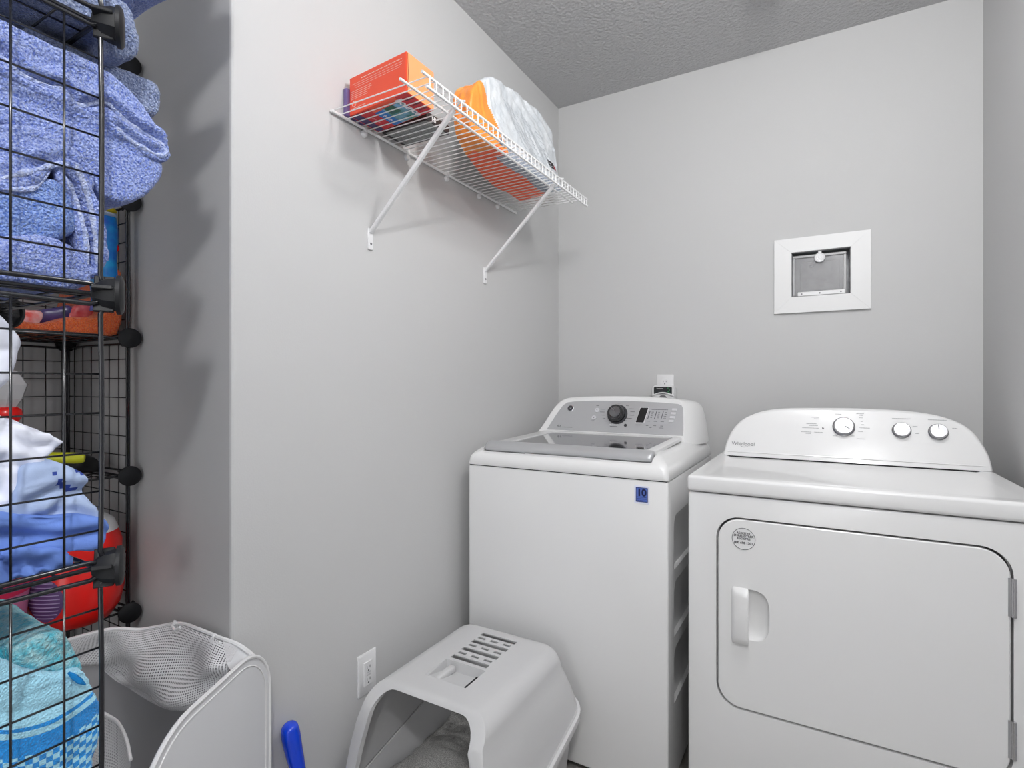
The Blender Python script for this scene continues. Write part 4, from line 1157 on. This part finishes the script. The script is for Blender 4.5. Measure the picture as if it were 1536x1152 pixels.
# houndstooth-like checks below the bands
ck = nt.nodes.new('ShaderNodeTexChecker'); ck.inputs['Scale'].default_value = 150; ck.inputs['Color1'].default_value = LC; ck.inputs['Color2'].default_value = BC
cm_ = nt.nodes.new('ShaderNodeCombineXYZ'); nt.links.new(sx.outputs['Y'], cm_.inputs[0]); nt.links.new(h, cm_.inputs[1]); cm_.inputs[2].default_value = 0.003
nt.links.new(cm_.outputs[0], ck.inputs['Vector'])
mx = nt.nodes.new('ShaderNodeMix'); mx.data_type = 'RGBA'
nt.links.new(mth('LESS_THAN', h, 0.764), mx.inputs['Factor']); nt.links.new(rp.outputs[0], mx.inputs[6]); nt.links.new(ck.outputs['Color'], mx.inputs[7])
nt.links.new(mx.outputs[2], bs.inputs['Base Color'])
nz = nt.nodes.new('ShaderNodeTexNoise'); nz.inputs['Scale'].default_value = 420; nt.links.new(tcn.outputs['Object'], nz.inputs['Vector'])
bp = nt.nodes.new('ShaderNodeBump'); bp.inputs['Strength'].default_value = 0.8; bp.inputs['Distance'].default_value = 0.004; nt.links.new(nz.outputs['Fac'], bp.inputs['Height']); nt.links.new(bp.outputs[0], bs.inputs['Normal'])
pt_ = towel('light cyan towel with blue woven bands and checks at the bottom left', [(-70, 990), (0, 992), (40, 1006), (90, 1012), (125, 1002), (142, 1030), (156, 1062), (158, 1090), (150, 1115), (142, 1150), (138, 1240), (-70, 1300)], -0.800, 0.24, tb, [([(25, 1080), (35, 1045), (48, 1020)], 0.003, 0.004), ([(-40, 1070), (40, 1068), (110, 1050)], 0.002, 0.004)], zmin=ZK, name='patterned_towel', smooth=9)
mk = obj('woven_mark', tube([Vector(onx(u, v, -0.794)) for u, v in ((103, 1009), (111, 1015), (120, 1022), (128, 1027))], [0.0015, 0.0032, 0.0032, 0.001], 8), mat('woven_blue', (10, 130, 205), 0.9), pt_)

# ================================================================== THINGS ON THE FAR SHELF
ZO = ZL[3] + 0.0045
def fpx(pts, x=-1.55):
    return pxo(pts, x)
o = blob('folded_towel', [(0.45 + (y - 0.45) * 0.90, max(z, ZO)) for y, z in fpx([(-60, 478), (20, 482), (60, 486), (110, 478), (150, 476), (162, 466), (168, 440), (173, 414), (181, 407), (189, 414), (191, 440), (190, 480), (184, 500), (172, 510), (100, 510), (0, 510), (-60, 510)])], -1.80, -1.512, ORANGET, None, 0.005, 5, ((0.07, 0.004), (0.006, 0.0012)), shape=lambda c: (c[0], c[1], max(c[2], ZO)))
tag(o, 'orange terry towel curling up at its right end on the far shelf', 'towel')
# blue bag with yellow top standing behind it
bb = thing('detergent_pouch', (-1.63, 0.655, ZO), 'tall blue pouch with yellow top standing at the right end of the far shelf', 'pouch')
def pouch(y0, y1, z0, z1, d0, d1, xc=-1.545):
    rings = []
    for k in range(9):
        t_ = k / 8
        d = d0 * (1 - t_) + d1 * t_ + 0.012 * math.sin(math.pi * t_)
        e = 0.004 * math.sin(t_ * 9)
        rings.append([(x, y + e, z0 + (z1 - z0) * t_) for x, y in rrect(xc - d, xc + d, y0, y1, min(d, (y1 - y0) / 2) * 0.7, 4)])
    return loft(rings)
obj('pouch_body', pouch(0.632, 0.678, ZO + 0.062, 1.612, 0.030, 0.018), mat('pouch_blue', (20, 90, 205), 0.3, mottled=(26, (20, 160, 225)), coat=0.3), bb, 60)
obj('pouch_band', pouch(0.634, 0.676, 1.612, 1.622, 0.018, 0.017), mat('pouch_pale', (200, 215, 230), 0.4), bb, 60)
obj('pouch_top', pouch(0.636, 0.676, 1.622, 1.645, 0.017, 0.008), mat('pouch_yellow', (225, 200, 30), 0.4), bb, 60)
obj('red_spot', lathe([(0.014, 0), (0.013, 0.002), (0.001, 0.003)], (-1.520, 0.664, 1.535), (1, 0.1, 0.1), 20), REDP, bb)
# packets lying on the orange towel
def packet(label, px, x, d, m, nm='packet', extra=None):
    return tag(blob(nm, fpx(px, x), x - d, x, m, None, 0.005, 6, ((0.04, 0.004),)), label, 'packet')
packet('clear and white packet at the left on the orange towel', [(22, 464), (60, 466), (66, 474), (60, 488), (44, 488), (22, 482)], -1.56, 0.12, mat('pale_film', (228, 190, 190), 0.2, mottled=(40, (220, 70, 60)), coat=0.5))
packet('dark purple packet in the middle on the orange towel', [(62, 466), (85, 462), (105, 458), (112, 466), (108, 478), (70, 488), (60, 488)], -1.57, 0.12, mat('violet_film', (88, 70, 130), 0.3, mottled=(30, (50, 40, 90)), coat=0.4))
packet('shiny red packet at the right on the orange towel', [(104, 474), (112, 460), (126, 455), (150, 458), (168, 462), (166, 474), (140, 480), (108, 482)], -1.565, 0.12, mat('red_film', (190, 24, 36), 0.25, mottled=(30, (235, 120, 120)), coat=0.5))
# spray bottle left
ZP = ZL[2] + 0.0045
sb_ = thing('spray_bottle', (-1.63, 0.50, ZP), 'clear spray bottle with red collar behind the white sheet', 'bottle')
bx_, by_ = -1.60, 0.465
obj('bottle_body', lathe([(0.001, 0), (0.04, 0.001), (0.043, 0.008), (0.043, 0.09), (0.038, 0.115), (0.025, 0.135)], (bx_, by_ + 0.01, ZP), (0, 0, 1), 28), mat('bottle_label', (220, 225, 235), 0.3, mottled=(36, (40, 90, 150))), sb_, 50)
obj('red_collar', lathe([(0.030, 0.133), (0.040, 0.150), (0.038, 0.165), (0.030, 0.172)], (bx_, by_ + 0.01, ZP), (0, 0, 1), 28), REDP, sb_, 50)
obj('clear_neck', lathe([(0.028, 0.170), (0.040, 0.190), (0.050, 0.222), (0.032, 0.252), (0.018, 0.258)], (bx_, by_ + 0.012, ZP), (0, 0, 1), 8), mat('clear_plastic_grey', (205, 205, 208), 0.15, coat=0.5), sb_)
obj('red_cap', lathe([(0.016, 0.256), (0.018, 0.262), (0.016, 0.276), (0.001, 0.278)], (bx_, by_ + 0.012, ZP), (0, 0, 1), 20), REDP, sb_, 50)
# yellow green tray / brush & black pan
tag(obj('yellow_scrubber', merge(tube(spline([(-1.60, 0.47, ZP + 0.040), (-1.57, 0.53, ZP + 0.052), (-1.54, 0.575, ZP + 0.050), (-1.52, 0.605, ZP + 0.046)], 5), [0.010, 0.012, 0.013, 0.013, 0.013, 0.013, 0.013, 0.013, 0.013, 0.013, 0.013, 0.013, 0.013, 0.012, 0.011, 0.008], 12)), mat('yellow_green_plastic', (206, 210, 40), 0.4), None, True), 'yellow green curved plastic scrubber on the far middle shelf', 'scrubber')
tag(obj('blue_cap', merge(lathe([(0.001, 0), (0.05, 0.0), (0.052, 0.02), (0.044, 0.045), (0.02, 0.056), (0.001, 0.058)], (-1.69, 0.545, ZP), (0, 0, 1), 28)), mat('deep_blue_cloth', (24, 50, 120), 0.8), None, True), 'dark blue round cap behind the yellow scrubber', 'cap')
bp_ = thing('black_roll', (-1.62, 0.64, ZP), 'shiny black rolled bag in the right corner of the far middle shelf', 'roll')
blob('roll_body', [(0.59, ZP), (0.588, ZP + 0.028), (0.62, ZP + 0.042), (0.655, ZP + 0.040), (0.676, ZP + 0.022), (0.678, ZP)], -1.76, -1.60, BLACKP, bp_, 0.005, 5, ((0.03, 0.008),), shape=lambda c: (c[0], c[1], max(c[2], ZP)))
# red jug
ZJ = ZL[1] + 0.0045
JX, JY = -1.532, 0.594
jg = thing('round_jug', (JX, JY, ZJ), 'big round red plastic jug with white cap behind the lower wire panel', 'jug')
obj('jug_body', lathe([(0.001, 0), (0.055, 0.001), (0.068, 0.008), (0.085, 0.035), (0.093, 0.075), (0.0925, 0.11), (0.086, 0.135), (0.083, 0.145), (0.0875, 0.155), (0.088, 0.185), (0.080, 0.212)], (JX, JY, ZJ), (0, 0, 1), 48), REDP, jg, 60)
obj('jug_shoulder', lathe([(0.0805, 0.212), (0.072, 0.235), (0.055, 0.248), (0.035, 0.252), (0.001, 0.252)], (JX, JY, ZJ), (0, 0, 1), 48), PLASTICW, jg, 60)
obj('jug_cap', lathe([(0.034, 0.250), (0.034, 0.268), (0.030, 0.274), (0.001, 0.275)], (JX, JY, ZJ), (0, 0, 1), 32), PLASTICW, jg, 40)
# its striped oval label, wrapped on the body
def jugp(a, h_, d=0.0):
    prof = [(0.035, 0.085), (0.075, 0.093), (0.11, 0.0925), (0.135, 0.086)]
    r = np.interp(h_, [p[0] for p in prof], [p[1] for p in prof]) + d
    return Vector((JX + r * math.cos(a), JY + r * math.sin(a), ZJ + h_))
PG = [[jugp(math.radians(-60 + (j / 12 - 0.5) * 50 * math.sqrt(max(0.02, 1 - ((i / 12 - 0.5) * 2) ** 2))), 0.035 + 0.095 * i / 12, 0.0012) for j in range(13)] for i in range(13)]
lbl = obj('jug_label', solidify(grid(PG), 0.0005), mat('label_violet', (96, 66, 120), 0.5), jg, True)
for k in range(1, 11):
    h_ = 0.035 + 0.095 * k / 11.0
    wd = 21 * math.sqrt(max(0.02, 1 - ((k / 11.0 - 0.5) * 2) ** 2))
    obj('label_line', tube([jugp(math.radians(-60 + a), h_, 0.0018) for a in np.linspace(-wd, wd, 10)], 0.0012, 5), mat('label_line', (170, 150, 190), 0.5), lbl)
# pink bucket with hearts
PX_, PY_ = -1.550, 0.418
pb = thing('pink_bucket', (PX_, PY_, ZJ), 'pink bucket with hearts at the left edge on the far lower shelf', 'bucket')
obj('bucket_body', lathe([(0.001, 0), (0.078, 0.001), (0.080, 0.004), (0.092, 0.125), (0.094, 0.128), (0.090, 0.130), (0.088, 0.126), (0.07, 0.01), (0.001, 0.008)], (PX_, PY_, ZJ), (0, 0, 1), 48), mat('pink_plastic', (226, 130, 172), 0.4), pb, 50)
obj('rim_band', lathe([(0.0925, 0.118), (0.096, 0.119), (0.097, 0.134), (0.090, 0.134)], (PX_, PY_, ZJ), (0, 0, 1), 48), mat('crimson_plastic', (190, 20, 70), 0.4), pb, 50)
def bk(a, h_, d=0.001):
    r = 0.080 + 0.012 * h_ / 0.125 + d
    return Vector((PX_ + r * math.cos(a), PY_ + r * math.sin(a), ZJ + h_))
def heart(a0, h0, s_, m, nm='heart_print'):
    pts = []
    for k in range(24):
        t_ = 2 * math.pi * k / 24
        hx = 16 * math.sin(t_) ** 3; hy = 13 * math.cos(t_) - 5 * math.cos(2 * t_) - 2 * math.cos(3 * t_) - math.cos(4 * t_)
        pts.append(bk(a0 + hx * s_ / 16 / 0.085, h0 + hy * s_ / 16, 0.0012))
    obj(nm, tube(pts, 0.0013, 5, True), m, pb)
WHP = mat('print_white', (248, 240, 248), 0.5); CRP = mat('print_crimson', (190, 16, 60), 0.5); TLP = mat('print_teal', (20, 140, 175), 0.5)
heart(math.radians(-28), 0.040, 0.017, WHP); heart(math.radians(0), 0.038, 0.010, CRP); heart(math.radians(-65), 0.06, 0.014, WHP)
def oval(a0, h0, ra, rh, m, nm, tilt=0.0):
    pts = [bk(a0 + (ra * math.cos(t_) + tilt * rh * math.sin(t_)) / 0.085, h0 + rh * math.sin(t_), 0.0006) for t_ in [2 * math.pi * k / 24 for k in range(24)]]
    bm_ = bmesh.new(); bm_.faces.new([bm_.verts.new(p) for p in pts]); solidify(bm_, 0.0006)
    obj(nm, bm_, m, pb)
    obj('oval_outline', tube(pts, 0.0009, 5, True), WHP, pb)
oval(math.radians(-13), 0.092, 0.014, 0.026, TLP, 'teal_oval', 0.25)
oval(math.radians(14), 0.092, 0.010, 0.024, CRP, 'crimson_oval', 0.2)
# purple net scrunch under the bucket edge
tag(blob('net_sponge', fpx([(2, 985), (20, 975), (40, 976), (42, 985), (34, 998), (10, 1000)], -0.90), -0.97, -0.90, mat('purple_net', (96, 50, 130), 0.7, mottled=(120, (150, 110, 175))), None, 0.004, 2, ((0.008, 0.006),)), 'purple net sponge behind the turquoise cloth at the left edge', 'sponge')

# ================================================================== POP-UP HAMPER
HZ = 0.63
hm = thing('mesh_hamper', (-1.10, 0.60, 0), 'white pop-up laundry hamper with sagging net panel, standing at the wall corner', 'laundry hamper')
FAB = mat('white_nylon', (222, 223, 226), 0.7, bump=(900, 0.15, 0.0005)); PIPE = mat('white_piping', (232, 232, 233), 0.6)
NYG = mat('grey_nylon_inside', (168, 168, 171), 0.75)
NET = mesh_fabric('white_net', (214, 214, 216), 0.0052, 0.27)
A_ = Vector((-1.085, 0.80, 0)); B_ = Vector((-0.90, 0.42, 0)); D_ = (B_ - A_).normalized()
P0 = Vector((-1.0725, 0.7745, 0))
NP = Vector((-D_.y, D_.x, 0))        # pushes away from the viewer side or towards it
if NP.x < 0: NP = -NP
def sidep(s_, z, d=0.0):
    return P0 + D_ * s_ + Vector((0, 0, z)) + NP * d
W_ = 0.395
ro = rrect(0.0, W_, 0.012, HZ, (0.03, 0.03, 0.14, 0.105), 10)
ro = rrect(0.0, W_, 0.012, HZ, (0.03, 0.03, 0.13, 0.11), 10)
obj('side_panel', loft([[sidep(s_, z, 0.0005) for s_, z in rrect(0.004, W_ - 0.004, 0.014, HZ - 0.004, (0.03, 0.03, 0.13, 0.106), 10)], [sidep(s_, z, 0.0015) for s_, z in rrect(0.004, W_ - 0.004, 0.014, HZ - 0.004, (0.03, 0.03, 0.13, 0.106), 10)]]), FAB, hm)
obj('side_piping', tube([sidep(s_, z, 0.001) for s_, z in ro], 0.0042, 8, True), PIPE, hm, True)
obj('side_inner_seam', tube([sidep(s_, z, 0.0016) for s_, z in rrect(0.016, W_ - 0.016, 0.03, HZ - 0.015, (0.03, 0.03, 0.12, 0.10), 10)], 0.0016, 6, True), PIPE, hm, True)
# far rim loop
rimk = [(-1.0735, 0.7735, 0.42), (-1.0760, 0.7700, 0.50), (-1.0800, 0.757, 0.575), (-1.094, 0.722, 0.627), (-1.135, 0.700, 0.645), (-1.20, 0.694, 0.650), (-1.27, 0.690, 0.650), (-1.325, 0.670, 0.638), (-1.360, 0.648, 0.632), (-1.395, 0.612, 0.640), (-1.415, 0.570, 0.640), (-1.418, 0.52, 0.640), (-1.395, 0.46, 0.636), (-1.33, 0.40, 0.63), (-1.24, 0.37, 0.62)]
rim_ = spline(rimk, 6)
obj('rim_piping', tube(rim_, 0.0046, 8), PIPE, hm, True)
# corner gusset between the side panel and the rim
ga = spline([sidep(0.0, 0.42, 0), sidep(0.003, 0.53), sidep(0.02, 0.585), sidep(0.055, 0.618), sidep(0.10, 0.629), sidep(0.14, 0.630)], 4)
gb = spline([Vector(p) for p in ((-1.0735, 0.7735, 0.42), (-1.078, 0.765, 0.535), (-1.087, 0.742, 0.602), (-1.105, 0.712, 0.634), (-1.118, 0.704, 0.640), (-1.128, 0.7015, 0.642))], 4)
gm = [ga[k].lerp(gb[k], 0.5) + Vector((0, 0, -0.012 * math.sin(math.pi * k / (len(ga) - 1)))) for k in range(len(ga))]
gc = Vector(onz(355, 1012, 0.585)); 
GP = []
for k in range(len(ga)):
    row = []
    for j in range(9):
        t_ = j / 8
        p = ga[k].lerp(gb[k], t_)
        p.z -= 0.02 * math.sin(math.pi * t_) * min(1, k / 8)
        row.append(p)
    GP.append(row)
obj('corner_gusset', solidify(grid(GP), 0.0008), FAB, hm, True)
# sagging net flap hung from the rim
top_ = [Vector(p) for p in rimk[3:12]]
top_ = spline(top_, 8)
low_px = [(352, 1030, 0.560), (318, 1052, 0.545), (290, 1061, 0.520), (262, 1062, 0.505), (230, 1050, 0.505), (205, 1036, 0.515), (185, 1020, 0.53), (165, 1000, 0.545), (152, 992, 0.555), (126, 1004, 0.555), (108, 1010, 0.555)]
low_ = spline([Vector(onz(u, v, z)) for u, v, z in low_px], 7)
n1, n2 = 64, 34
def res(L, t_):
    f = t_ * (len(L) - 1); i = min(int(f), len(L) - 2)
    return L[i].lerp(L[i + 1], f - i)
NP_ = []
for i in range(n1 + 1):
    s_ = i / n1
    a = res(top_, s_); b_ = res(low_, s_)
    row = []
    for j in range(n2 + 1):
        t_ = j / n2
        p = a.lerp(b_, t_)
        fold = (0.034 + 0.016 * math.sin(s_ * 13 + t_ * 5.0) + 0.009 * math.sin(s_ * 23 - t_ * 8 + 1.3)) * math.sin(math.pi * min(1, t_ * 0.96 + 0.02)) ** 0.7 + 0.006
        sag = -0.035 * math.sin(math.pi * t_) * math.sin(math.pi * s_)
        p = p + Vector((0.45, -0.80, 0.10)) * fold + Vector((0.0, 0.0, 0.6)) * sag
        row.append(p)
    NP_.append(row)
netf = grid(NP_)
obj('net_panel', netf, NET, hm, 'all')
obj('net_hem', tube(spline([Vector(onz(u, v, z)) for u, v, z in low_px], 6), 0.0034, 8), PIPE, hm, True)
# doubled strip of net along the hem
HP = []
for i in range(n1 + 1):
    s_ = i / n1
    b_ = res(low_, s_); a = NP_[i][int(n2 * 0.86)]
    HP.append([b_.lerp(a, j / 5) + Vector((0.002, -0.004, 0.002)) for j in range(6)])
obj('net_hem_band', grid(HP), mesh_fabric('double_net', (220, 220, 222), 0.0044, 0.36), hm, 'all')
# loops on the rim
for p in (rimk[6], rimk[4]):
    q = Vector(p)
    obj('rim_loop', tube([q + Vector((-0.014, -0.004, 0.006)), q + Vector((-0.012, -0.012, -0.004)), q + Vector((0.004, -0.014, -0.008)), q + Vector((0.014, -0.008, -0.002))], 0.0032, 8), PIPE, hm, True)
# far wall of the hamper (solid), floor and near panels
base = [sidep(0.0, 0, 0), Vector((-1.128, 0.700, 0)), Vector((-1.25, 0.693, 0)), Vector((-1.36, 0.650, 0)), Vector((-1.418, 0.56, 0)), Vector((-1.40, 0.47, 0)), Vector((-1.27, 0.375, 0)), Vector((-1.10, 0.37, 0)), sidep(W_, 0, 0)]
WP = []
bs_ = spline([base[0].copy()] + base[1:6], 6)
for k, p in enumerate(bs_):
    t_ = k / (len(bs_) - 1)
    q = res(rim_, min(1, 0.0 + t_ * 0.80))
    WP.append([Vector((p.x, p.y, 0.015)).lerp(Vector((q.x, q.y, q.z - 0.004)), j / 10) + Vector((0, 0.002, 0)) for j in range(11)])
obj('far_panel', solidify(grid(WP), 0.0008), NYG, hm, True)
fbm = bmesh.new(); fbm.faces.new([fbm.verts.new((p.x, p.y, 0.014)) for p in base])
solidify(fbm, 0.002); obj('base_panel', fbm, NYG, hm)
# near net panel, slumped inside at the lower left
cn = [(196, 1140, 0.50), (190, 1110, 0.51), (178, 1085, 0.52), (163, 1074, 0.525), (150, 1068, 0.53), (120, 1062, 0.53)]
c1 = spline([Vector(onz(u, v, z)) for u, v, z in cn], 6)
CP = [[p + Vector((0.10 * t_, -0.06 * t_, -0.38 * t_)) + Vector((0.012, -0.02, 0)) * math.sin(6 * t_ + i * 0.3) * t_ for t_ in [j / 14 for j in range(15)]] for i, p in enumerate(c1)]
obj('near_net_panel', grid(CP), NET, hm, 'all')
obj('near_net_hem', tube(c1, 0.003, 8), PIPE, hm, True)

# ================================================================== BLUE HANDLE
bh = thing('cleaning_brush', (-1.075, 0.84, 0), 'cleaning brush with glossy bright blue handle leaning between hamper and litter box', 'brush')
hp_ = [Vector(p) for p in ((-1.088, 0.838, 0.399), (-1.0875, 0.840, 0.390), (-1.086, 0.842, 0.37), (-1.083, 0.846, 0.34), (-1.078, 0.852, 0.30), (-1.070, 0.862, 0.24), (-1.060, 0.876, 0.14), (-1.055, 0.885, 0.07))]
obj('handle', tube(spline(hp_, 4), [0.001, 0.008, 0.013, 0.016, 0.0185, 0.0195, 0.0205, 0.021, 0.0215, 0.0215, 0.0212, 0.021, 0.0205, 0.020, 0.0195, 0.019, 0.018, 0.017, 0.016, 0.015, 0.014, 0.013, 0.012, 0.012, 0.011, 0.011, 0.010, 0.010, 0.010][:len(spline(hp_, 4))], 20), mat('blue_gloss_plastic', (10, 66, 215), 0.22, coat=0.5), bh, True)
obj('hang_hole', lathe([(0.0032, 0), (0.0032, 0.0008)], (-1.0660, 0.842, 0.362), (1, -0.2, 0.2), 14), mat('hole_navy', (6, 16, 60), 0.6), bh)
obj('brush_head', box(-1.095, -1.015, 0.862, 0.908, 0.022, 0.072, 0.01, 3), mat('blue_gloss_plastic', (10, 66, 215), 0.22), bh, 40)
br = bmesh.new()
for i in range(9):
    for j in range(4):
        br = merge(br, tube([(-1.089 + i * 0.0085, 0.869 + j * 0.0105, 0.0), (-1.089 + i * 0.0085, 0.869 + j * 0.0105, 0.024)], 0.0028, 5))
o = obj('bristles', br, mat('bristle_white', (225, 225, 225), 0.8), bh); o['kind'] = 'stuff'

# ================================================================== HOODED LITTER BOX
LB = thing('hooded_litter_box', (-0.84, 1.22, 0), 'light grey hooded litter box with slotted top in front of the washer', 'litter box')
LCX = -0.838
ZT_ = 0.43
def seam(y):
    return 0.225 + 0.22 * (y - 1.30)
VY = [1.236, 1.287, 1.338, 1.388]
# stations along y, with the slot edges among them
slots = []                                              # (x0,x1,y0,y1)
SX0, SX1 = -0.905 - LCX, -0.785 - LCX
for y in VY:
    slots.append((SX0, SX1, y - 0.0095, y + 0.0085))
for y in (1.2615, 1.3125, 1.363):
    for a, b_ in ((SX0 + 0.004, SX0 + 0.030), (SX0 + 0.047, SX0 + 0.073), (SX1 - 0.030, SX1 - 0.004)):
        slots.append((a, b_, y - 0.0052, y + 0.0052))
slots.append((SX0 - 0.004, SX1 + 0.006, 1.120, 1.214))       # the handle well
xst = sorted(set([round(a, 4) for s_ in slots for a in s_[:2]]))
yst = sorted(set([round(a, 4) for s_ in slots for a in s_[2:]] + [1.08, 1.10, 1.41]))
# explicit hood surface: s runs over the arch, stations over y
NS, NA = 6, 7
def sect(y, inset=0.0, lean=0.0, back=0.0):
    """one section of the hood, from the left seam over the top to the right seam"""
    pts = []
    r = 0.048
    hw = 0.134 - inset
    zt = ZT_ - inset * 0.35
    zs_ = zt - r * 1.05
    def Y_(z):
        d = ZT_ - z
        return y - lean * (0.055 * min(1, d / 0.06) + 0.10 * max(0, d - 0.06)) + back * d
    yb = y
    for _ in range(4):
        zb = seam(yb); yb = Y_(zb)
    wb = 0.226 - inset
    wsx = hw + r
    for k in range(NS):
        t_ = k / NS
        z = zb + (zs_ - zb) * t_
        bulge = 0.006 * math.sin(math.pi * t_)
        pts.append((-(wb + (wsx - wb) * t_ + bulge), Y_(z), z))
    for k in range(NA + 1):
        a = math.pi / 2 * k / NA
        z = zs_ + r * 1.05 * math.sin(a)
        pts.append((-(hw + r * math.cos(a)), Y_(z), z))
    right = [(-x, yy, z) for x, yy, z in pts[::-1]]
    mid = [(x, Y_(zt), zt) for x in xst]
    return [(LCX + p[0], p[1], p[2]) for p in pts + mid + right]
rows = []
rows.append(sect(1.066, 0.034, 1.0))                 # inner lip of the opening
rows.append(sect(1.052, 0.032, 1.0))
rows.append(sect(1.050, 0.016, 1.0))
rows.append(sect(1.055, 0.0, 1.0))
stat = [(1.066, 0.97, 0.0)] + [(y, max(0.0, 1 - (y - 1.055) / 0.16), max(0.0, (y - 1.25) * 0.9)) for y in yst]
for y, l_, b_ in stat:
    rows.append(sect(y, 0.0, l_, b_))
for y, ins in ((1.424, 0.003), (1.436, 0.012), (1.444, 0.028)):
    rows.append(sect(y, ins, 0.0, 0.16))
nrow = len(rows)
# close the back: converge
hb_ = bmesh.new()
V = [[hb_.verts.new(p) for p in row] for row in rows]
ncol = len(rows[0])
i0 = NS + NA + 1                                        # index of first top station
ystl = [None] * 4 + [s_[0] for s_ in stat]
def inslot(ym, xm):
    for a, b_, c, d in slots:
        if a < xm < b_ and c < ym < d:
            return True
    return False
for i in range(nrow - 1):
    for j in range(ncol - 1):
        pa, pb_ = rows[i][j], rows[i + 1][j + 1]
        if i >= 4 and i + 1 < 4 + len(stat) and i0 <= j and j + 1 < i0 + len(xst):
            ym = (ystl[i] + ystl[i + 1]) / 2
            xm = (xst[j - i0] + xst[j + 1 - i0]) / 2
            if inslot(ym, xm):
                continue
        hb_.faces.new((V[i][j], V[i + 1][j], V[i + 1][j + 1], V[i][j + 1]))
# back wall
lastrow = V[-1]
hb_.faces.new(lastrow)
bmesh.ops.recalc_face_normals(hb_, faces=hb_.faces)
bmesh.ops.solidify(hb_, geom=hb_.faces[:], thickness=0.0035)
hood = obj('hood', hb_, LITTERGREY, LB, 38)
# handle well with grip
wy0, wy1 = 1.120, 1.214
wx0, wx1 = LCX + SX0 - 0.004, LCX + SX1 + 0.006
well = loft([[(wx0, wy0, ZT_ - 0.001), (wx1, wy0, ZT_ - 0.001), (wx1, wy1, ZT_ - 0.001), (wx0, wy1, ZT_ - 0.001)], [(wx0 + 0.003, wy0 + 0.003, ZT_ - 0.006), (wx1 - 0.014, wy0 + 0.003, ZT_ - 0.006), (wx1 - 0.004, wy1 - 0.004, ZT_ - 0.026), (wx0 + 0.004, wy1 - 0.004, ZT_ - 0.026)]], False, True)
obj('handle_well', well, LITTERGREY, LB)
obj('handle_grip', box(wx0 + 0.022, wx0 + 0.042, wy0 + 0.006, wy1 - 0.012, ZT_ - 0.020, ZT_ - 0.003, 0.005, 3), LITTERGREY, LB, 40)
obj('well_slit', box(wx1 - 0.009, wx1 - 0.003, wy0 + 0.006, wy1 - 0.03, ZT_ - 0.012, ZT_ - 0.0025, 0.001, 1), GAP, LB)
# latch tab under the front edge
obj('latch_tab', loft([[(LCX + 0.015, 1.064, 0.418), (LCX + 0.062, 1.064, 0.418), (LCX + 0.060, 1.058, 0.407), (LCX + 0.024, 1.058, 0.407)], [(LCX + 0.015, 1.072, 0.418), (LCX + 0.062, 1.072, 0.418), (LCX + 0.060, 1.064, 0.409), (LCX + 0.024, 1.064, 0.409)]]), LITTERTRIM, LB)
# pan
def pan_ring(zf, x_half, y0, y1, r, tilt=True):
    return [(x, y, (seam(y) if tilt else 0) + zf) for x, y in rrect(LCX - x_half, LCX + x_half, y0, y1, r, 8)]
pan = loft([[(x, y, 0.004) for x, y in rrect(LCX - 0.195, LCX + 0.195, 0.98, 1.43, 0.06, 8)], [(x, y, 0.03) for x, y in rrect(LCX - 0.203, LCX + 0.203, 0.97, 1.44, 0.06, 8)],
            pan_ring(-0.022, 0.222, 0.955, 1.474, 0.07), pan_ring(-0.004, 0.224, 0.952, 1.476, 0.07),
            pan_ring(-0.004, 0.219, 0.957, 1.471, 0.065), [(x, y, 0.034) for x, y in rrect(LCX - 0.198, LCX + 0.198, 0.975, 1.43, 0.055, 8)]])
obj('pan', pan, LITTERGREY, LB, 40)
rimb = loft([pan_ring(-0.022, 0.226, 0.948, 1.480, 0.072), pan_ring(-0.022, 0.239, 0.935, 1.492, 0.08), pan_ring(-0.010, 0.243, 0.932, 1.495, 0.082), pan_ring(0.003, 0.241, 0.934, 1.493, 0.08), pan_ring(0.006, 0.234, 0.942, 1.486, 0.075), pan_ring(0.0, 0.226, 0.948, 1.480, 0.07)], False, False)
solidify(rimb, 0.002)
obj('rim', rimb, LITTERTRIM, LB, 40)
for sx_, y in ((1, 1.235), (-1, 1.235)):
    obj('side_clip', box(LCX + sx_ * 0.238 - 0.007, LCX + sx_ * 0.238 + 0.007, y - 0.030, y + 0.004, seam(y) - 0.030, seam(y) + 0.003, 0.002, 2), LITTERTRIM, LB, 40)
# litter inside
GN = []
for i in range(41):
    row = []
    for j in range(41):
        x = LCX - 0.195 + 0.39 * i / 40; y = 0.99 + 0.43 * j / 40
        z = 0.072 + 0.035 * noise.noise(Vector((x * 8, y * 8, 2))) + 0.06 * max(0, (x - LCX) / 0.2) + 0.03 + 0.004 * noise.noise(Vector((x * 60, y * 60, 0)))
        row.append(Vector((x, y, z)))
    GN.append(row)
lg = tag(obj('cat_litter', solidify(grid(GN), 0.03), mat('clay_litter', (226, 225, 222), 0.95, bump=(600, 1.0, 0.004), mottled=(500, (150, 148, 145))), None, 'all'), 'grey clay cat litter heaped in the hooded litter box', 'litter')
lg['kind'] = 'stuff'
rnd = random.Random(8)
for k in range(6):
    x, y = LCX + 0.08 + rnd.uniform(-0.012, 0.015), 1.215 + rnd.uniform(-0.015, 0.015)
